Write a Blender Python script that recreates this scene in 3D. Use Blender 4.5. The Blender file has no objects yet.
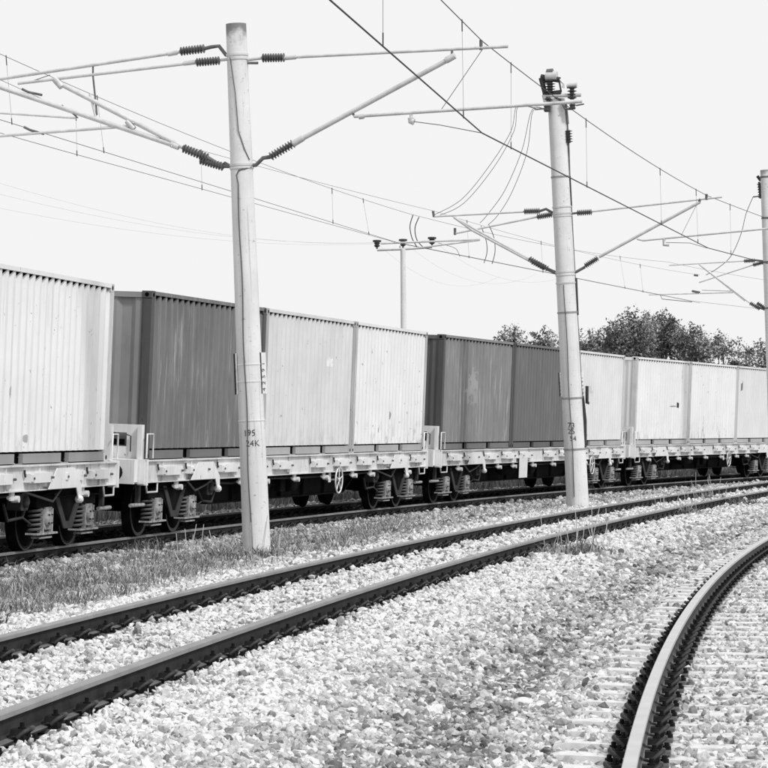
import bpy, math, random
import numpy as np
from mathutils import Matrix, Vector
random.seed(7); rng = np.random.default_rng(7)
SC = bpy.context.scene
C = SC.collection
R = math.radians

# ------------------------------------------------------------ camera
F = 2700.0 / 768.0            # focal length in frame widths
PITCH = math.atan(45 / 2700.0)
CH = 1.65
cam_d = bpy.data.cameras.new('camera'); cam = bpy.data.objects.new('camera', cam_d); C.objects.link(cam)
cam_d.sensor_width = 36; cam_d.lens = 36 * F; cam_d.clip_start = 0.5; cam_d.clip_end = 6000
cam.location = (0, 0, CH); cam.rotation_euler = (math.pi / 2 + PITCH, 0, 0)
SC.camera = cam

# ------------------------------------------------------------ sky, sun, exposure
SUN_DIR = Vector((0.60, -0.62, 0.84)).normalized()        # towards the sun
SUN_EL = math.asin(SUN_DIR.z); SUN_AZ = math.atan2(SUN_DIR.x, SUN_DIR.y)
w = bpy.data.worlds.new('World'); SC.world = w; w.use_nodes = True
nt = w.node_tree; nt.nodes.clear()
sky = nt.nodes.new('ShaderNodeTexSky'); sky.sky_type = 'NISHITA'; sky.sun_disc = False
sky.sun_elevation = SUN_EL; sky.sun_rotation = SUN_AZ; sky.dust_density = 3
bw = nt.nodes.new('ShaderNodeRGBToBW')
ov = nt.nodes.new('ShaderNodeMix'); ov.data_type = 'FLOAT'
ov.inputs[0].default_value = 0.985                             # a thick even overcast over the clear sky
ov.inputs[3].default_value = 9.15
bg = nt.nodes.new('ShaderNodeBackground'); bg.inputs['Strength'].default_value = 0.1
wo = nt.nodes.new('ShaderNodeOutputWorld')
nt.links.new(sky.outputs[0], bw.inputs[0]); nt.links.new(bw.outputs[0], ov.inputs[2])
nt.links.new(ov.outputs[0], bg.inputs['Color']); nt.links.new(bg.outputs[0], wo.inputs[0])
sl = bpy.data.lights.new('sun', 'SUN'); sl.energy = 2.2; sl.angle = R(9.0); sl.color = (1, 1, 1)
so = bpy.data.objects.new('sun', sl); C.objects.link(so)
so.rotation_euler = SUN_DIR.to_track_quat('Z', 'Y').to_euler(); so.location = (20, -20, 30)
SC.view_settings.view_transform = 'Standard'; SC.view_settings.look = 'None'
SC.view_settings.exposure = 0.0; SC.view_settings.gamma = 1.0; SC.view_settings.use_curve_mapping = False

def P(x, y, d):
    """point at forward distance d metres seen in direction of (x, y) of a 768 px frame"""
    a = (x - 384) / 2700.0 * d; v = (384 - y) / 2700.0 * d
    cp, sp = math.cos(PITCH), math.sin(PITCH)
    return Vector((a, d * cp - v * sp, CH + d * sp + v * cp))

# ------------------------------------------------------------ tagging
def tag(o, label=None, cat=None, group=None, kind=None):
    if label: o['label'] = label
    if cat: o['category'] = cat
    if group: o['group'] = group
    if kind: o['kind'] = kind
    return o
def empty(name, loc=(0, 0, 0), rot=(0, 0, 0), parent=None):
    o = bpy.data.objects.new(name, None); C.objects.link(o); o.location = loc; o.rotation_euler = rot
    o.empty_display_size = 0.2
    if parent: o.parent = parent
    return o
def link(o, parent=None):
    C.objects.link(o)
    if parent: o.parent = parent
    return o
def children(o): return [c for c in bpy.data.objects if c.parent == o]
def copy_tree(o, kids, parent=None):
    c = o.copy(); C.objects.link(c); c.parent = parent
    for k in kids.get(o, []): copy_tree(k, kids, c)
    return c
def kid_map():
    m = {}
    for o in bpy.data.objects:
        if o.parent: m.setdefault(o.parent, []).append(o)
    return m

# ------------------------------------------------------------ materials
def new_mat(name):
    m = bpy.data.materials.new(name); m.use_nodes = True
    nt = m.node_tree; b = nt.nodes['Principled BSDF']; return m, nt, b
def N(nt, t, **kw):
    n = nt.nodes.new(t)
    for k, v in kw.items(): setattr(n, k, v)
    return n
def math_n(nt, op, a, b=None, clamp=False):
    n = N(nt, 'ShaderNodeMath', operation=op, use_clamp=clamp)
    for i, v in enumerate((a, b)):
        if v is None: continue
        if isinstance(v, (int, float)): n.inputs[i].default_value = v
        else: nt.links.new(v, n.inputs[i])
    return n.outputs[0]
def noise(nt, vec, scale, detail=4, rough=0.55, seed=0.0, sc3=None):
    mp = N(nt, 'ShaderNodeMapping'); nt.links.new(vec, mp.inputs[0])
    mp.inputs['Location'].default_value = (seed * 3.7, seed * 1.9, seed * 5.3)
    if sc3: mp.inputs['Scale'].default_value = sc3
    n = N(nt, 'ShaderNodeTexNoise'); nt.links.new(mp.outputs[0], n.inputs['Vector'])
    n.inputs['Scale'].default_value = scale; n.inputs['Detail'].default_value = detail; n.inputs['Roughness'].default_value = rough
    return n.outputs[0]
def rng_map(nt, v, a, b, c=0.0, d=1.0):
    n = N(nt, 'ShaderNodeMapRange'); nt.links.new(v, n.inputs[0])
    n.inputs[1].default_value = a; n.inputs[2].default_value = b; n.inputs[3].default_value = c; n.inputs[4].default_value = d
    return n.outputs[0]
def mixf(nt, f, a, b):
    n = N(nt, 'ShaderNodeMix', data_type='FLOAT')
    for i, v in ((0, f), (2, a), (3, b)):
        if isinstance(v, (int, float)): n.inputs[i].default_value = v
        else: nt.links.new(v, n.inputs[i])
    return n.outputs[0]
def grey(nt, v, b):
    cb = N(nt, 'ShaderNodeCombineColor')
    for i in range(3): nt.links.new(v, cb.inputs[i])
    nt.links.new(cb.outputs[0], b.inputs['Base Color'])
def bump(nt, v, b, strength, dist=0.01):
    n = N(nt, 'ShaderNodeBump'); n.inputs['Strength'].default_value = strength; n.inputs['Distance'].default_value = dist
    nt.links.new(v, n.inputs['Height']); nt.links.new(n.outputs[0], b.inputs['Normal'])

def plain(name, base, rough=0.6, var=0.25, scale=6.0, metal=0.0, bmp=0.0, spec=0.5, spots=0.0, spot_tone=0.05, spot_scale=14):
    m, nt, b = new_mat(name)
    tc = N(nt, 'ShaderNodeTexCoord').outputs['Object']
    v = rng_map(nt, noise(nt, tc, scale, 5, 0.6), 0.25, 0.75, base * (1 - var), base * (1 + var))
    if spots:
        s = rng_map(nt, noise(nt, tc, spot_scale, 6, 0.7, 3), 0.5 + (1 - spots) * 0.22, 0.54 + (1 - spots) * 0.22)
        v = mixf(nt, s, v, spot_tone)
    grey(nt, v, b); b.inputs['Roughness'].default_value = rough; b.inputs['Metallic'].default_value = metal
    b.inputs['Specular IOR Level'].default_value = spec
    if bmp: bump(nt, noise(nt, tc, scale * 6, 4, 0.6, 5), b, bmp)
    return m

def paint(name, base, seed, var=0.10, spots=0.62, spot_tone=0.18, streak=0.3, streak_tone=None, low=0.0, blobs=(), rough=0.55, patch=0.0, patch_tone=0.3, thin=0.0, thin_tone=.5):
    """weathered container paint: chalky tone drift, vertical run marks, rust specks and some single stains"""
    m, nt, b = new_mat(name)
    tc = N(nt, 'ShaderNodeTexCoord').outputs['Object']
    v = rng_map(nt, noise(nt, tc, 0.9, 6, 0.6, seed), 0.3, 0.7, base * (1 - var), base * (1 + var))
    st = noise(nt, tc, 1.0, 5, 0.65, seed + 2, (9, 9, 0.45))
    if streak_tone is None: streak_tone = base * 0.72
    v = mixf(nt, math_n(nt, 'MULTIPLY', rng_map(nt, st, 0.52, 0.74), streak), v, streak_tone)
    if patch:
        pt = noise(nt, tc, 1.6, 6, 0.62, seed + 6, (1.8, 1.8, 0.55))
        v = mixf(nt, math_n(nt, 'MULTIPLY', rng_map(nt, pt, 0.55, 0.66), patch), v, patch_tone)
    if thin:
        tn_ = noise(nt, tc, 1.0, 4, 0.6, seed + 13, (22, 22, 0.9)); gate = noise(nt, tc, 0.8, 3, 0.5, seed + 14)
        v = mixf(nt, math_n(nt, 'MULTIPLY', math_n(nt, 'MULTIPLY', rng_map(nt, tn_, 0.56, 0.66), rng_map(nt, gate, .40, .56)), thin), v, thin_tone)
    sp = noise(nt, tc, 7, 7, 0.68, seed + 4, (1.6, 1.6, 0.75))
    thr = 0.5 + 0.25 * spots
    v = mixf(nt, rng_map(nt, sp, thr, thr + 0.035), v, spot_tone)
    sx = N(nt, 'ShaderNodeSeparateXYZ'); nt.links.new(tc, sx.inputs[0])
    if low:     # rust creeping up from the bottom edge
        h = rng_map(nt, sx.outputs[2], 0.15, 0.75, 1, 0)
        lw = math_n(nt, 'MULTIPLY', h, rng_map(nt, noise(nt, tc, 5, 6, 0.7, seed + 8, (1.5, 1.5, 0.5)), 0.52, 0.66))
        v = mixf(nt, math_n(nt, 'MULTIPLY', lw, low), v, spot_tone)
    dn = math_n(nt, 'SUBTRACT', noise(nt, tc, 6, 5, 0.6, seed + 11), 0.5)
    for (bx, bz, rx, rz, tone) in blobs:
        dx = math_n(nt, 'DIVIDE', math_n(nt, 'SUBTRACT', sx.outputs[0], bx), rx)
        dz = math_n(nt, 'DIVIDE', math_n(nt, 'SUBTRACT', sx.outputs[2], bz), rz)
        d = math_n(nt, 'ADD', math_n(nt, 'MULTIPLY', dx, dx), math_n(nt, 'MULTIPLY', dz, dz))
        d = math_n(nt, 'ADD', d, math_n(nt, 'MULTIPLY', dn, 8.0))
        v = mixf(nt, rng_map(nt, d, 1.15, 0.85), v, tone)
    grey(nt, v, b); b.inputs['Roughness'].default_value = rough; b.inputs['Specular IOR Level'].default_value = 0.3
    bump(nt, noise(nt, tc, 3, 4, 0.5, seed + 9), b, 0.25, 0.02)
    return m

def tone_mat(name, rough=0.85, mul=1.0, spec=0.2, trans=0.0, mottle=0.0):
    m, nt, b = new_mat(name)
    a = N(nt, 'ShaderNodeAttribute', attribute_name='tone')
    v = math_n(nt, 'MULTIPLY', a.outputs['Fac'], mul)
    if mottle:
        g = N(nt, 'ShaderNodeNewGeometry')
        v = math_n(nt, 'MULTIPLY', v, rng_map(nt, noise(nt, g.outputs['Position'], 45, 4, 0.6), 0.3, 0.7, 1 - mottle, 1 + mottle))
    grey(nt, v, b); b.inputs['Roughness'].default_value = rough; b.inputs['Specular IOR Level'].default_value = spec
    return m

M = {}
M['stone'] = tone_mat('crushed_stone', mottle=0.30)
M['grass'] = tone_mat('dry_grass', rough=0.8)
M['leaf'] = tone_mat('leaves', rough=0.7)
M['rail_side'] = plain('rail_rust_dark', 0.030, 0.8, 0.45, 5, spots=0.25, spot_tone=0.05, spec=.12)
M['rail_head'] = plain('rail_worn_steel', 0.24, 0.45, 0.25, 3, metal=0.1, spots=0.2, spot_tone=0.15)
M['rail_bright'] = plain('rail_polished_steel', 0.52, 0.4, 0.12, 3, metal=0.2)
M['clip'] = plain('clip_iron', 0.022, 0.6, 0.5, 20)
M['rail_foot'] = plain('rail_foot_lit', 0.13, 0.7, 0.4, 6)  # lighter than the sides: light on the foot's top put into the colour
M['rail_side_b'] = plain('rail_rust_lit', 0.07, 0.8, 0.35, 5, spec=.15)  # lit copy of the dark rail rust, brightness painted into the web
M['fastener'] = plain('greasy_iron', 0.010, 0.7, 0.5, 20, spec=.12)
M['plate'] = plain('rusty_base_plate', 0.12, 0.6, 0.4, 15)
M['sleeper'] = plain('weathered_concrete_sleeper', 0.68, 0.9, 0.22, 9, bmp=0.3, spots=0.25, spot_tone=0.3, spot_scale=25)
M['under'] = plain('underframe_shade_black', 0.003, 0.95, 0.5, 4, spec=.04)  # near-black puts the shade below wagons and inside holes into the colour
M['under_lit'] = plain('underframe_lit_dark', 0.016, 0.9, 0.4, 4, spec=.05)  # lighter copy of the underframe black, painted for parts that catch light
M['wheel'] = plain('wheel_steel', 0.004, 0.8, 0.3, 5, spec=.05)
M['wheel_rim'] = plain('wheel_rim_steel', 0.035, 0.45, 0.3, 6, metal=0.3)
M['spring'] = plain('dusty_spring', 0.10, 0.7, 0.3, 10)
M['axle_box'] = plain('dusty_axle_box', 0.34, 0.8, 0.6, 9, spots=0.6, spot_tone=0.04)
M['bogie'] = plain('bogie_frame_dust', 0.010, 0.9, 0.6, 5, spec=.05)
M['bogie_arm'] = plain('bogie_arm_dust', 0.032, 0.85, 0.4, 6)
M['sill'] = paint('chalky_wagon_paint', 0.70, 31, var=.18, spots=.58, spot_tone=.10, streak=.7, streak_tone=.38, thin=.5, thin_tone=.22, patch=.5, patch_tone=.42)
M['sill_b'] = paint('pale_wagon_paint', 0.78, 34, var=.14, spots=.62, spot_tone=.14, streak=.5, streak_tone=.50, thin=.4, thin_tone=.3)
M['bolt_grey'] = plain('bolt_grime', 0.10, 0.6, 0.4, 15)
M['dark_part'] = plain('dark_bolt_iron', 0.03, 0.6, 0.4, 15)
M['conc_cable'] = plain('grey_cable', 0.09, 0.6, 0.2, 3)
M['galv'] = plain('galvanised_tube', 0.62, 0.5, 0.2, 6, metal=0.15)
M['galv_dk'] = plain('weathered_bracket', 0.13, 0.6, 0.5, 12)
M['band'] = plain('strap_steel', 0.28, .6, .4, 12)
M['insul'] = plain('glazed_insulator', 0.05, 0.3, 0.3, 10)
M['insul_b'] = plain('grey_brown_insulator', 0.11, 0.35, 0.3, 10)
M['wire'] = plain('line_wire', 0.03, 0.6, 0.2, 2)
M['wire_mid'] = plain('thin_line_wire', 0.08, 0.7, 0.2, 2)
M['wire_far'] = plain('old_wire', 0.16, 0.7, 0.2, 2)
M['digit'] = plain('painted_digit', 0.06, 0.8, 0.4, 30)
M['enamel'] = plain('enamel_plate', 0.75, 0.4, 0.08, 8)
M['bark'] = plain('bark', 0.08, 0.9, 0.4, 4, bmp=0.4)

def mast_mat(name, height, top_dark, seed):
    m, nt, b = new_mat(name)
    tc = N(nt, 'ShaderNodeTexCoord').outputs['Object']
    v = rng_map(nt, noise(nt, tc, 1.5, 6, 0.6, seed), 0.3, 0.7, 0.68, 0.80)
    st = noise(nt, tc, 1.0, 6, 0.7, seed + 1, (9, 9, 0.5))
    v = mixf(nt, math_n(nt, 'MULTIPLY', rng_map(nt, st, 0.54, 0.7), 0.35), v, 0.50)
    v = mixf(nt, rng_map(nt, noise(nt, tc, 16, 7, 0.72, seed + 2), 0.60, 0.68), v, 0.34)
    v = mixf(nt, math_n(nt, 'MULTIPLY', rng_map(nt, noise(nt, tc, 1.0, 4, 0.6, seed + 7, (28, 28, .5)), .60, .68), .6), v, .36)
    sx = N(nt, 'ShaderNodeSeparateXYZ'); nt.links.new(tc, sx.inputs[0])
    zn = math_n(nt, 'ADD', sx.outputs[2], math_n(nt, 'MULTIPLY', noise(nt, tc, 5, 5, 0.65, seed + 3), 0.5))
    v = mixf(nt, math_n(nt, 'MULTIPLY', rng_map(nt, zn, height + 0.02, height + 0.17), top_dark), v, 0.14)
    # shade painted on the left flank of the shaft, away from the sun
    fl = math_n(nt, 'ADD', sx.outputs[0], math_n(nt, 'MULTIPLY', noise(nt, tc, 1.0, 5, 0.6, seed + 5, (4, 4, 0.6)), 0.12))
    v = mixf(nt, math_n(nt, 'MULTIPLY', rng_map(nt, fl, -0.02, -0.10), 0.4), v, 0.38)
    grey(nt, v, b); b.inputs['Roughness'].default_value = 0.85
    bump(nt, noise(nt, tc, 30, 6, 0.7), b, 0.5)
    return m

# ------------------------------------------------------------ mesh builder
class MB:
    def __init__(s): s.v = []; s.f = []; s.m = []; s.mats = []; s.sm = []
    def mi(s, mat):
        if mat not in s.mats: s.mats.append(mat)
        return s.mats.index(mat)
    def add(s, vs, fs, mat=None, smooth=False):
        o = len(s.v); s.v += [tuple(v) for v in vs]; s.f += [tuple(i + o for i in f) for f in fs]
        k = s.mi(mat); s.m += [k] * len(fs); s.sm += [smooth] * len(fs); return s
    def box(s, x0, x1, y0, y1, z0, z1, mat=None):
        vs = [(x, y, z) for x in (x0, x1) for y in (y0, y1) for z in (z0, z1)]
        return s.add(vs, [(0, 1, 3, 2), (4, 6, 7, 5), (0, 4, 5, 1), (2, 3, 7, 6), (0, 2, 6, 4), (1, 5, 7, 3)], mat)
    def bevel_box(s, x0, x1, y0, y1, z0, z1, b, mat=None):
        # box with its vertical-plane outline chamfered in x-z
        pts = [(x0 + b, z0), (x1 - b, z0), (x1, z0 + b), (x1, z1 - b), (x1 - b, z1), (x0 + b, z1), (x0, z1 - b), (x0, z0 + b)]
        return s.prism_xz(pts, y0, y1, mat)
    def prism_xz(s, pts, y0, y1, mat=None):
        n = len(pts); vs = [(x, y0, z) for x, z in pts] + [(x, y1, z) for x, z in pts]
        fs = [tuple(range(n)), tuple(range(2 * n - 1, n - 1, -1))] + [(i, i + n, (i + 1) % n + n, (i + 1) % n) for i in range(n)]
        return s.add(vs, fs, mat)
    def tube(s, pts, r, n=8, mat=None, cap=True, r1=None):
        pts = [Vector(p) for p in pts]; m = len(pts); vs = []
        up = Vector((0, 0, 1))
        t0 = (pts[1] - pts[0]).normalized()
        a = t0.cross(up)
        if a.length < 0.05: a = t0.cross(Vector((1, 0, 0)))
        a.normalize()
        for i, p in enumerate(pts):
            t = (pts[min(i + 1, m - 1)] - pts[max(i - 1, 0)]).normalized()
            a = (a - t * a.dot(t)).normalized(); b = t.cross(a)
            rr = r if r1 is None else r + (r1 - r) * i / (m - 1)
            for k in range(n):
                an = 2 * math.pi * k / n
                vs.append(p + a * (rr * math.cos(an)) + b * (rr * math.sin(an)))
        fs = [(i * n + k, i * n + (k + 1) % n, (i + 1) * n + (k + 1) % n, (i + 1) * n + k) for i in range(m - 1) for k in range(n)]
        s.add(vs, fs, mat, True)
        if cap: s.add(vs[:n], [tuple(range(n - 1, -1, -1))], mat); s.add(vs[-n:], [tuple(range(n))], mat)
        return s
    def lathe(s, p0, p1, prof, n=14, mat=None, smooth=True):
        """prof: list of (t 0..1 along p0-p1, radius)"""
        p0 = Vector(p0); p1 = Vector(p1); ax = p1 - p0; t = ax.normalized()
        a = t.cross(Vector((0, 0, 1)))
        if a.length < 0.05: a = t.cross(Vector((1, 0, 0)))
        a.normalize(); b = t.cross(a); vs = []
        for (u, r) in prof:
            for k in range(n):
                an = 2 * math.pi * k / n
                vs.append(p0 + ax * u + a * (r * math.cos(an)) + b * (r * math.sin(an)))
        m = len(prof)
        fs = [(i * n + k, i * n + (k + 1) % n, (i + 1) * n + (k + 1) % n, (i + 1) * n + k) for i in range(m - 1) for k in range(n)]
        s.add(vs, fs, mat, smooth)
        s.add(vs[:n], [tuple(range(n - 1, -1, -1))], mat); s.add(vs[-n:], [tuple(range(n))], mat)
        return s
    def mesh(s, name, mat=None):
        me = bpy.data.meshes.new(name); me.from_pydata(s.v, [], s.f)
        for m in s.mats: me.materials.append(m if m is not None else mat)
        me.polygons.foreach_set('material_index', s.m); me.polygons.foreach_set('use_smooth', s.sm); me.update()
        return me
    def build(s, name, mat=None, parent=None, loc=None):
        o = bpy.data.objects.new(name, s.mesh(name, mat)); C.objects.link(o)
        if parent: o.parent = parent
        if loc is not None: o.location = loc
        return o

def bulk(name, V, faces_n, F_, tone, mat):
    """fast mesh from numpy arrays; all faces have faces_n corners"""
    me = bpy.data.meshes.new(name)
    me.vertices.add(len(V)); me.vertices.foreach_set('co', V.astype(np.float32).ravel())
    nf = len(F_); me.loops.add(nf * faces_n); me.loops.foreach_set('vertex_index', F_.astype(np.int32).ravel())
    me.polygons.add(nf); me.polygons.foreach_set('loop_start', np.arange(0, nf * faces_n, faces_n, dtype=np.int32))
    me.polygons.foreach_set('loop_total', np.full(nf, faces_n, dtype=np.int32))
    me.update(calc_edges=True); me.polygons.foreach_set('use_smooth', np.zeros(nf, dtype=bool))
    if tone is not None:
        a = me.attributes.new('tone', 'FLOAT', 'POINT'); a.data.foreach_set('value', tone.astype(np.float32))
    me.materials.append(mat)
    o = bpy.data.objects.new(name, me); C.objects.link(o); return o

# ------------------------------------------------------------ tracks as plane curves
class Track:
    def __init__(s, x0, y0, h, k, k2, zf, cant, s0=-40, s1=160, smax=80):
        s.S = np.arange(s0, s1, 0.25); t = s.S
        tc = np.clip(t, -20, smax)
        kk = k + k2 * tc
        A = np.zeros_like(t); i0 = np.argmin(abs(t))
        A = np.concatenate([[0], np.cumsum((kk[1:] + kk[:-1]) / 2 * 0.25)]); A = A - A[i0] + h
        X = np.concatenate([[0], np.cumsum((np.sin(A[1:]) + np.sin(A[:-1])) / 2 * 0.25)]); Y = np.concatenate([[0], np.cumsum((np.cos(A[1:]) + np.cos(A[:-1])) / 2 * 0.25)])
        s.X = X - X[i0] + x0; s.Y = Y - Y[i0] + y0; s.A = A; s.zf = zf; s.cant = cant
    def at(s, t):
        return np.interp(t, s.S, s.X), np.interp(t, s.S, s.Y), np.interp(t, s.S, s.A)
    def pt(s, t, off, dz=0.0):
        """off: metres to the right of the centre line; z from rail-top plane"""
        x, y, a = s.at(t)
        return Vector((x + off * math.cos(a), y - off * math.sin(a), s.zf(t) - off * s.cant + dz))
    def lateral(s, px, py):
        off = np.empty(len(px)); ss = np.empty(len(px))
        XS, YS, AS, SS = s.X[::2], s.Y[::2], s.A[::2], s.S[::2]
        for i in range(0, len(px), 20000):
            a = px[i:i + 20000, None] - XS; b = py[i:i + 20000, None] - YS
            j = np.argmin(a * a + b * b, axis=1); r = np.arange(len(j))
            dx, dy = a[r, j], b[r, j]
            off[i:i + 20000] = dx * np.cos(AS[j]) - dy * np.sin(AS[j])
            ss[i:i + 20000] = SS[j] + dx * np.sin(AS[j]) + dy * np.cos(AS[j])
        return off, ss
T1 = Track(-5.17, 40.17, .2166, .00314, 0, lambda t: 0.0 + 0 * t, 0.04, -60, 150)
T2 = Track(-2.6409, 15.0, .14324, .0030315, -3.4208e-5, lambda t: .175 - .002 * np.clip(t, -20, 80), 0.0067, -40, 170)
T3 = Track(1.6957, 11.0, .11025, .003346, 0, lambda t: 0.0 + 0 * t, 0.0, -30, 160)
BALL = -0.185

def ground_z(px, py, lat=None):
    z = np.zeros(len(px)); wsum = np.zeros(len(px))
    for T, w0, lo in ((T1, 1.35, 0.0), (T2, 1.45, 0.0), (T3, 1.45, -0.052)):
        off, ss = T.lateral(px, py) if lat is None else lat[T]
        zc = T.zf(ss) + BALL + lo - np.clip(off, -1.3, 1.3) * T.cant
        wt = 1 / np.maximum(abs(off) - w0, 0.03) ** 2
        z += zc * wt; wsum += wt
    z /= wsum
    return z

# ------------------------------------------------------------ ground sheet
def smooth_noise(x, y, sc, seed):
    r = np.random.default_rng(seed); v = np.zeros_like(x)
    for _ in range(9):
        a = r.uniform(0, 2 * math.pi); k = r.uniform(0.6, 1.9) / sc; v += np.sin((x * math.cos(a) + y * math.sin(a)) * k * 6.28 + r.uniform(0, 6.28))
    return v / 3.0
def axis(lo, hi, fine, far, g=1.25):
    c = list(np.arange(lo, hi, fine)); st = fine; a = c[-1]; b = c[0]
    while a < far: st *= g; a += st; c.append(a)
    st = fine
    while b > -far: st *= g; b -= st; c.insert(0, b)
    return np.array(c)
gx = axis(-14, 26, 0.4, 2500); gy = axis(4, 110, 0.4, 2500)
GX, GY = np.meshgrid(gx, gy); fx, fy = GX.ravel(), GY.ravel()
gz = ground_z(fx, fy)
gz += smooth_noise(fx, fy, 2.5, 3) * 0.012
far_m = np.clip((np.hypot(fx, fy - 50) - 120) / 200, 0, 1); gz = gz * (1 - far_m) - 0.2 * far_m
nx, ny = len(gx), len(gy)
I = np.arange(nx * ny).reshape(ny, nx)
FF = np.stack([I[:-1, :-1].ravel(), I[:-1, 1:].ravel(), I[1:, 1:].ravel(), I[1:, :-1].ravel()], 1)
o1, s1 = T1.lateral(fx, fy); o2, s2 = T2.lateral(fx, fy); o3, s3 = T3.lateral(fx, fy)
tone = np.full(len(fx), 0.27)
tone[(o2 > 0) & (o3 < 0)] = .13  # soil darkened so the gaps between stones look shaded
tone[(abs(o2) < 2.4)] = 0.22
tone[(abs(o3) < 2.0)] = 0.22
tone[(abs(o1) < 1.3)] = .02  # shade under the train painted into the soil
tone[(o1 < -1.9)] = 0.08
m, ntr, b = new_mat('gravelly_soil')
a = N(ntr, 'ShaderNodeAttribute', attribute_name='tone'); g = N(ntr, 'ShaderNodeNewGeometry')
vo = N(ntr, 'ShaderNodeTexVoronoi'); vo.inputs['Scale'].default_value = 17; ntr.links.new(g.outputs['Position'], vo.inputs['Vector'])
sp = N(ntr, 'ShaderNodeSeparateColor'); ntr.links.new(vo.outputs['Color'], sp.inputs[0])
v = math_n(ntr, 'MULTIPLY', a.outputs['Fac'], rng_map(ntr, sp.outputs[0], 0, 1, 0.55, 1.6))
v = math_n(ntr, 'MULTIPLY', v, rng_map(ntr, vo.outputs['Distance'], 0.25, 0.75, 1.05, 0.55))
grey(ntr, v, b); b.inputs['Roughness'].default_value = 0.95; b.inputs['Specular IOR Level'].default_value = 0.1
bump(ntr, vo.outputs['Distance'], b, 0.6, -0.03)
M['soil'] = m
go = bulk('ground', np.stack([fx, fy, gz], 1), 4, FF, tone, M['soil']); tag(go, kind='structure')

# ------------------------------------------------------------ ballast stones
ico_v = []
ph = (1 + 5 ** .5) / 2
for a_, b_ in ((1, ph), (-1, ph), (1, -ph), (-1, -ph)): ico_v += [(a_, b_, 0), (0, a_, b_), (b_, 0, a_)]
ico_v = np.array(ico_v) / math.hypot(1, ph)
ico_f = []
for i in range(12):
    for j in range(i + 1, 12):
        for k in range(j + 1, 12):
            d = [np.linalg.norm(ico_v[p] - ico_v[q]) for p, q in ((i, j), (j, k), (i, k))]
            if max(d) < 1.2:
                n = np.cross(ico_v[j] - ico_v[i], ico_v[k] - ico_v[i])
                ico_f.append((i, j, k) if n @ ico_v[i] > 0 else (i, k, j))
ico_f = np.array(ico_f)
variants = np.stack([ico_v * rng.uniform(0.68, 1.22, (12, 1)) + rng.normal(0, 0.09, (12, 3)) for _ in range(24)])
def subdiv(v, f):
    v = [tuple(p) for p in v]; cache = {}; out = []
    def mid(a, b):
        k = (min(a, b), max(a, b))
        if k not in cache:
            p = (np.array(v[a]) + np.array(v[b])) / 2; v.append(tuple(p / np.linalg.norm(p))); cache[k] = len(v) - 1
        return cache[k]
    for a, b, c in f:
        x, y, z = mid(a, b), mid(b, c), mid(c, a); out += [(a, x, z), (x, b, y), (z, y, c), (x, y, z)]
    return np.array(v), np.array(out)
ico2_v, ico2_f = subdiv(ico_v, ico_f)
def cut_rock(v, nc):
    p = v * rng.uniform(.9, 1.1, (len(v), 1))
    for _ in range(nc):
        n_ = rng.normal(size=3); n_ /= np.linalg.norm(n_); d_ = rng.uniform(.42, .82)
        p = p - np.maximum(p @ n_ - d_, 0)[:, None] * n_
    return p * 1.18
variants = np.stack([cut_rock(ico_v, 5) for _ in range(40)])
variants2 = np.stack([cut_rock(ico2_v, 11) for _ in range(60)])
def rand_rot(n, flat=1.0):
    q = rng.normal(size=(n, 4)); q[:, 1:3] *= flat; q /= np.linalg.norm(q, axis=1)[:, None]; w_, x, y, z = q.T
    return np.stack([np.stack([1 - 2 * (y * y + z * z), 2 * (x * y - z * w_), 2 * (x * z + y * w_)], 1),
                     np.stack([2 * (x * y + z * w_), 1 - 2 * (x * x + z * z), 2 * (y * z - x * w_)], 1),
                     np.stack([2 * (x * z - y * w_), 2 * (y * z + x * w_), 1 - 2 * (x * x + y * y)], 1)], 1)
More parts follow.
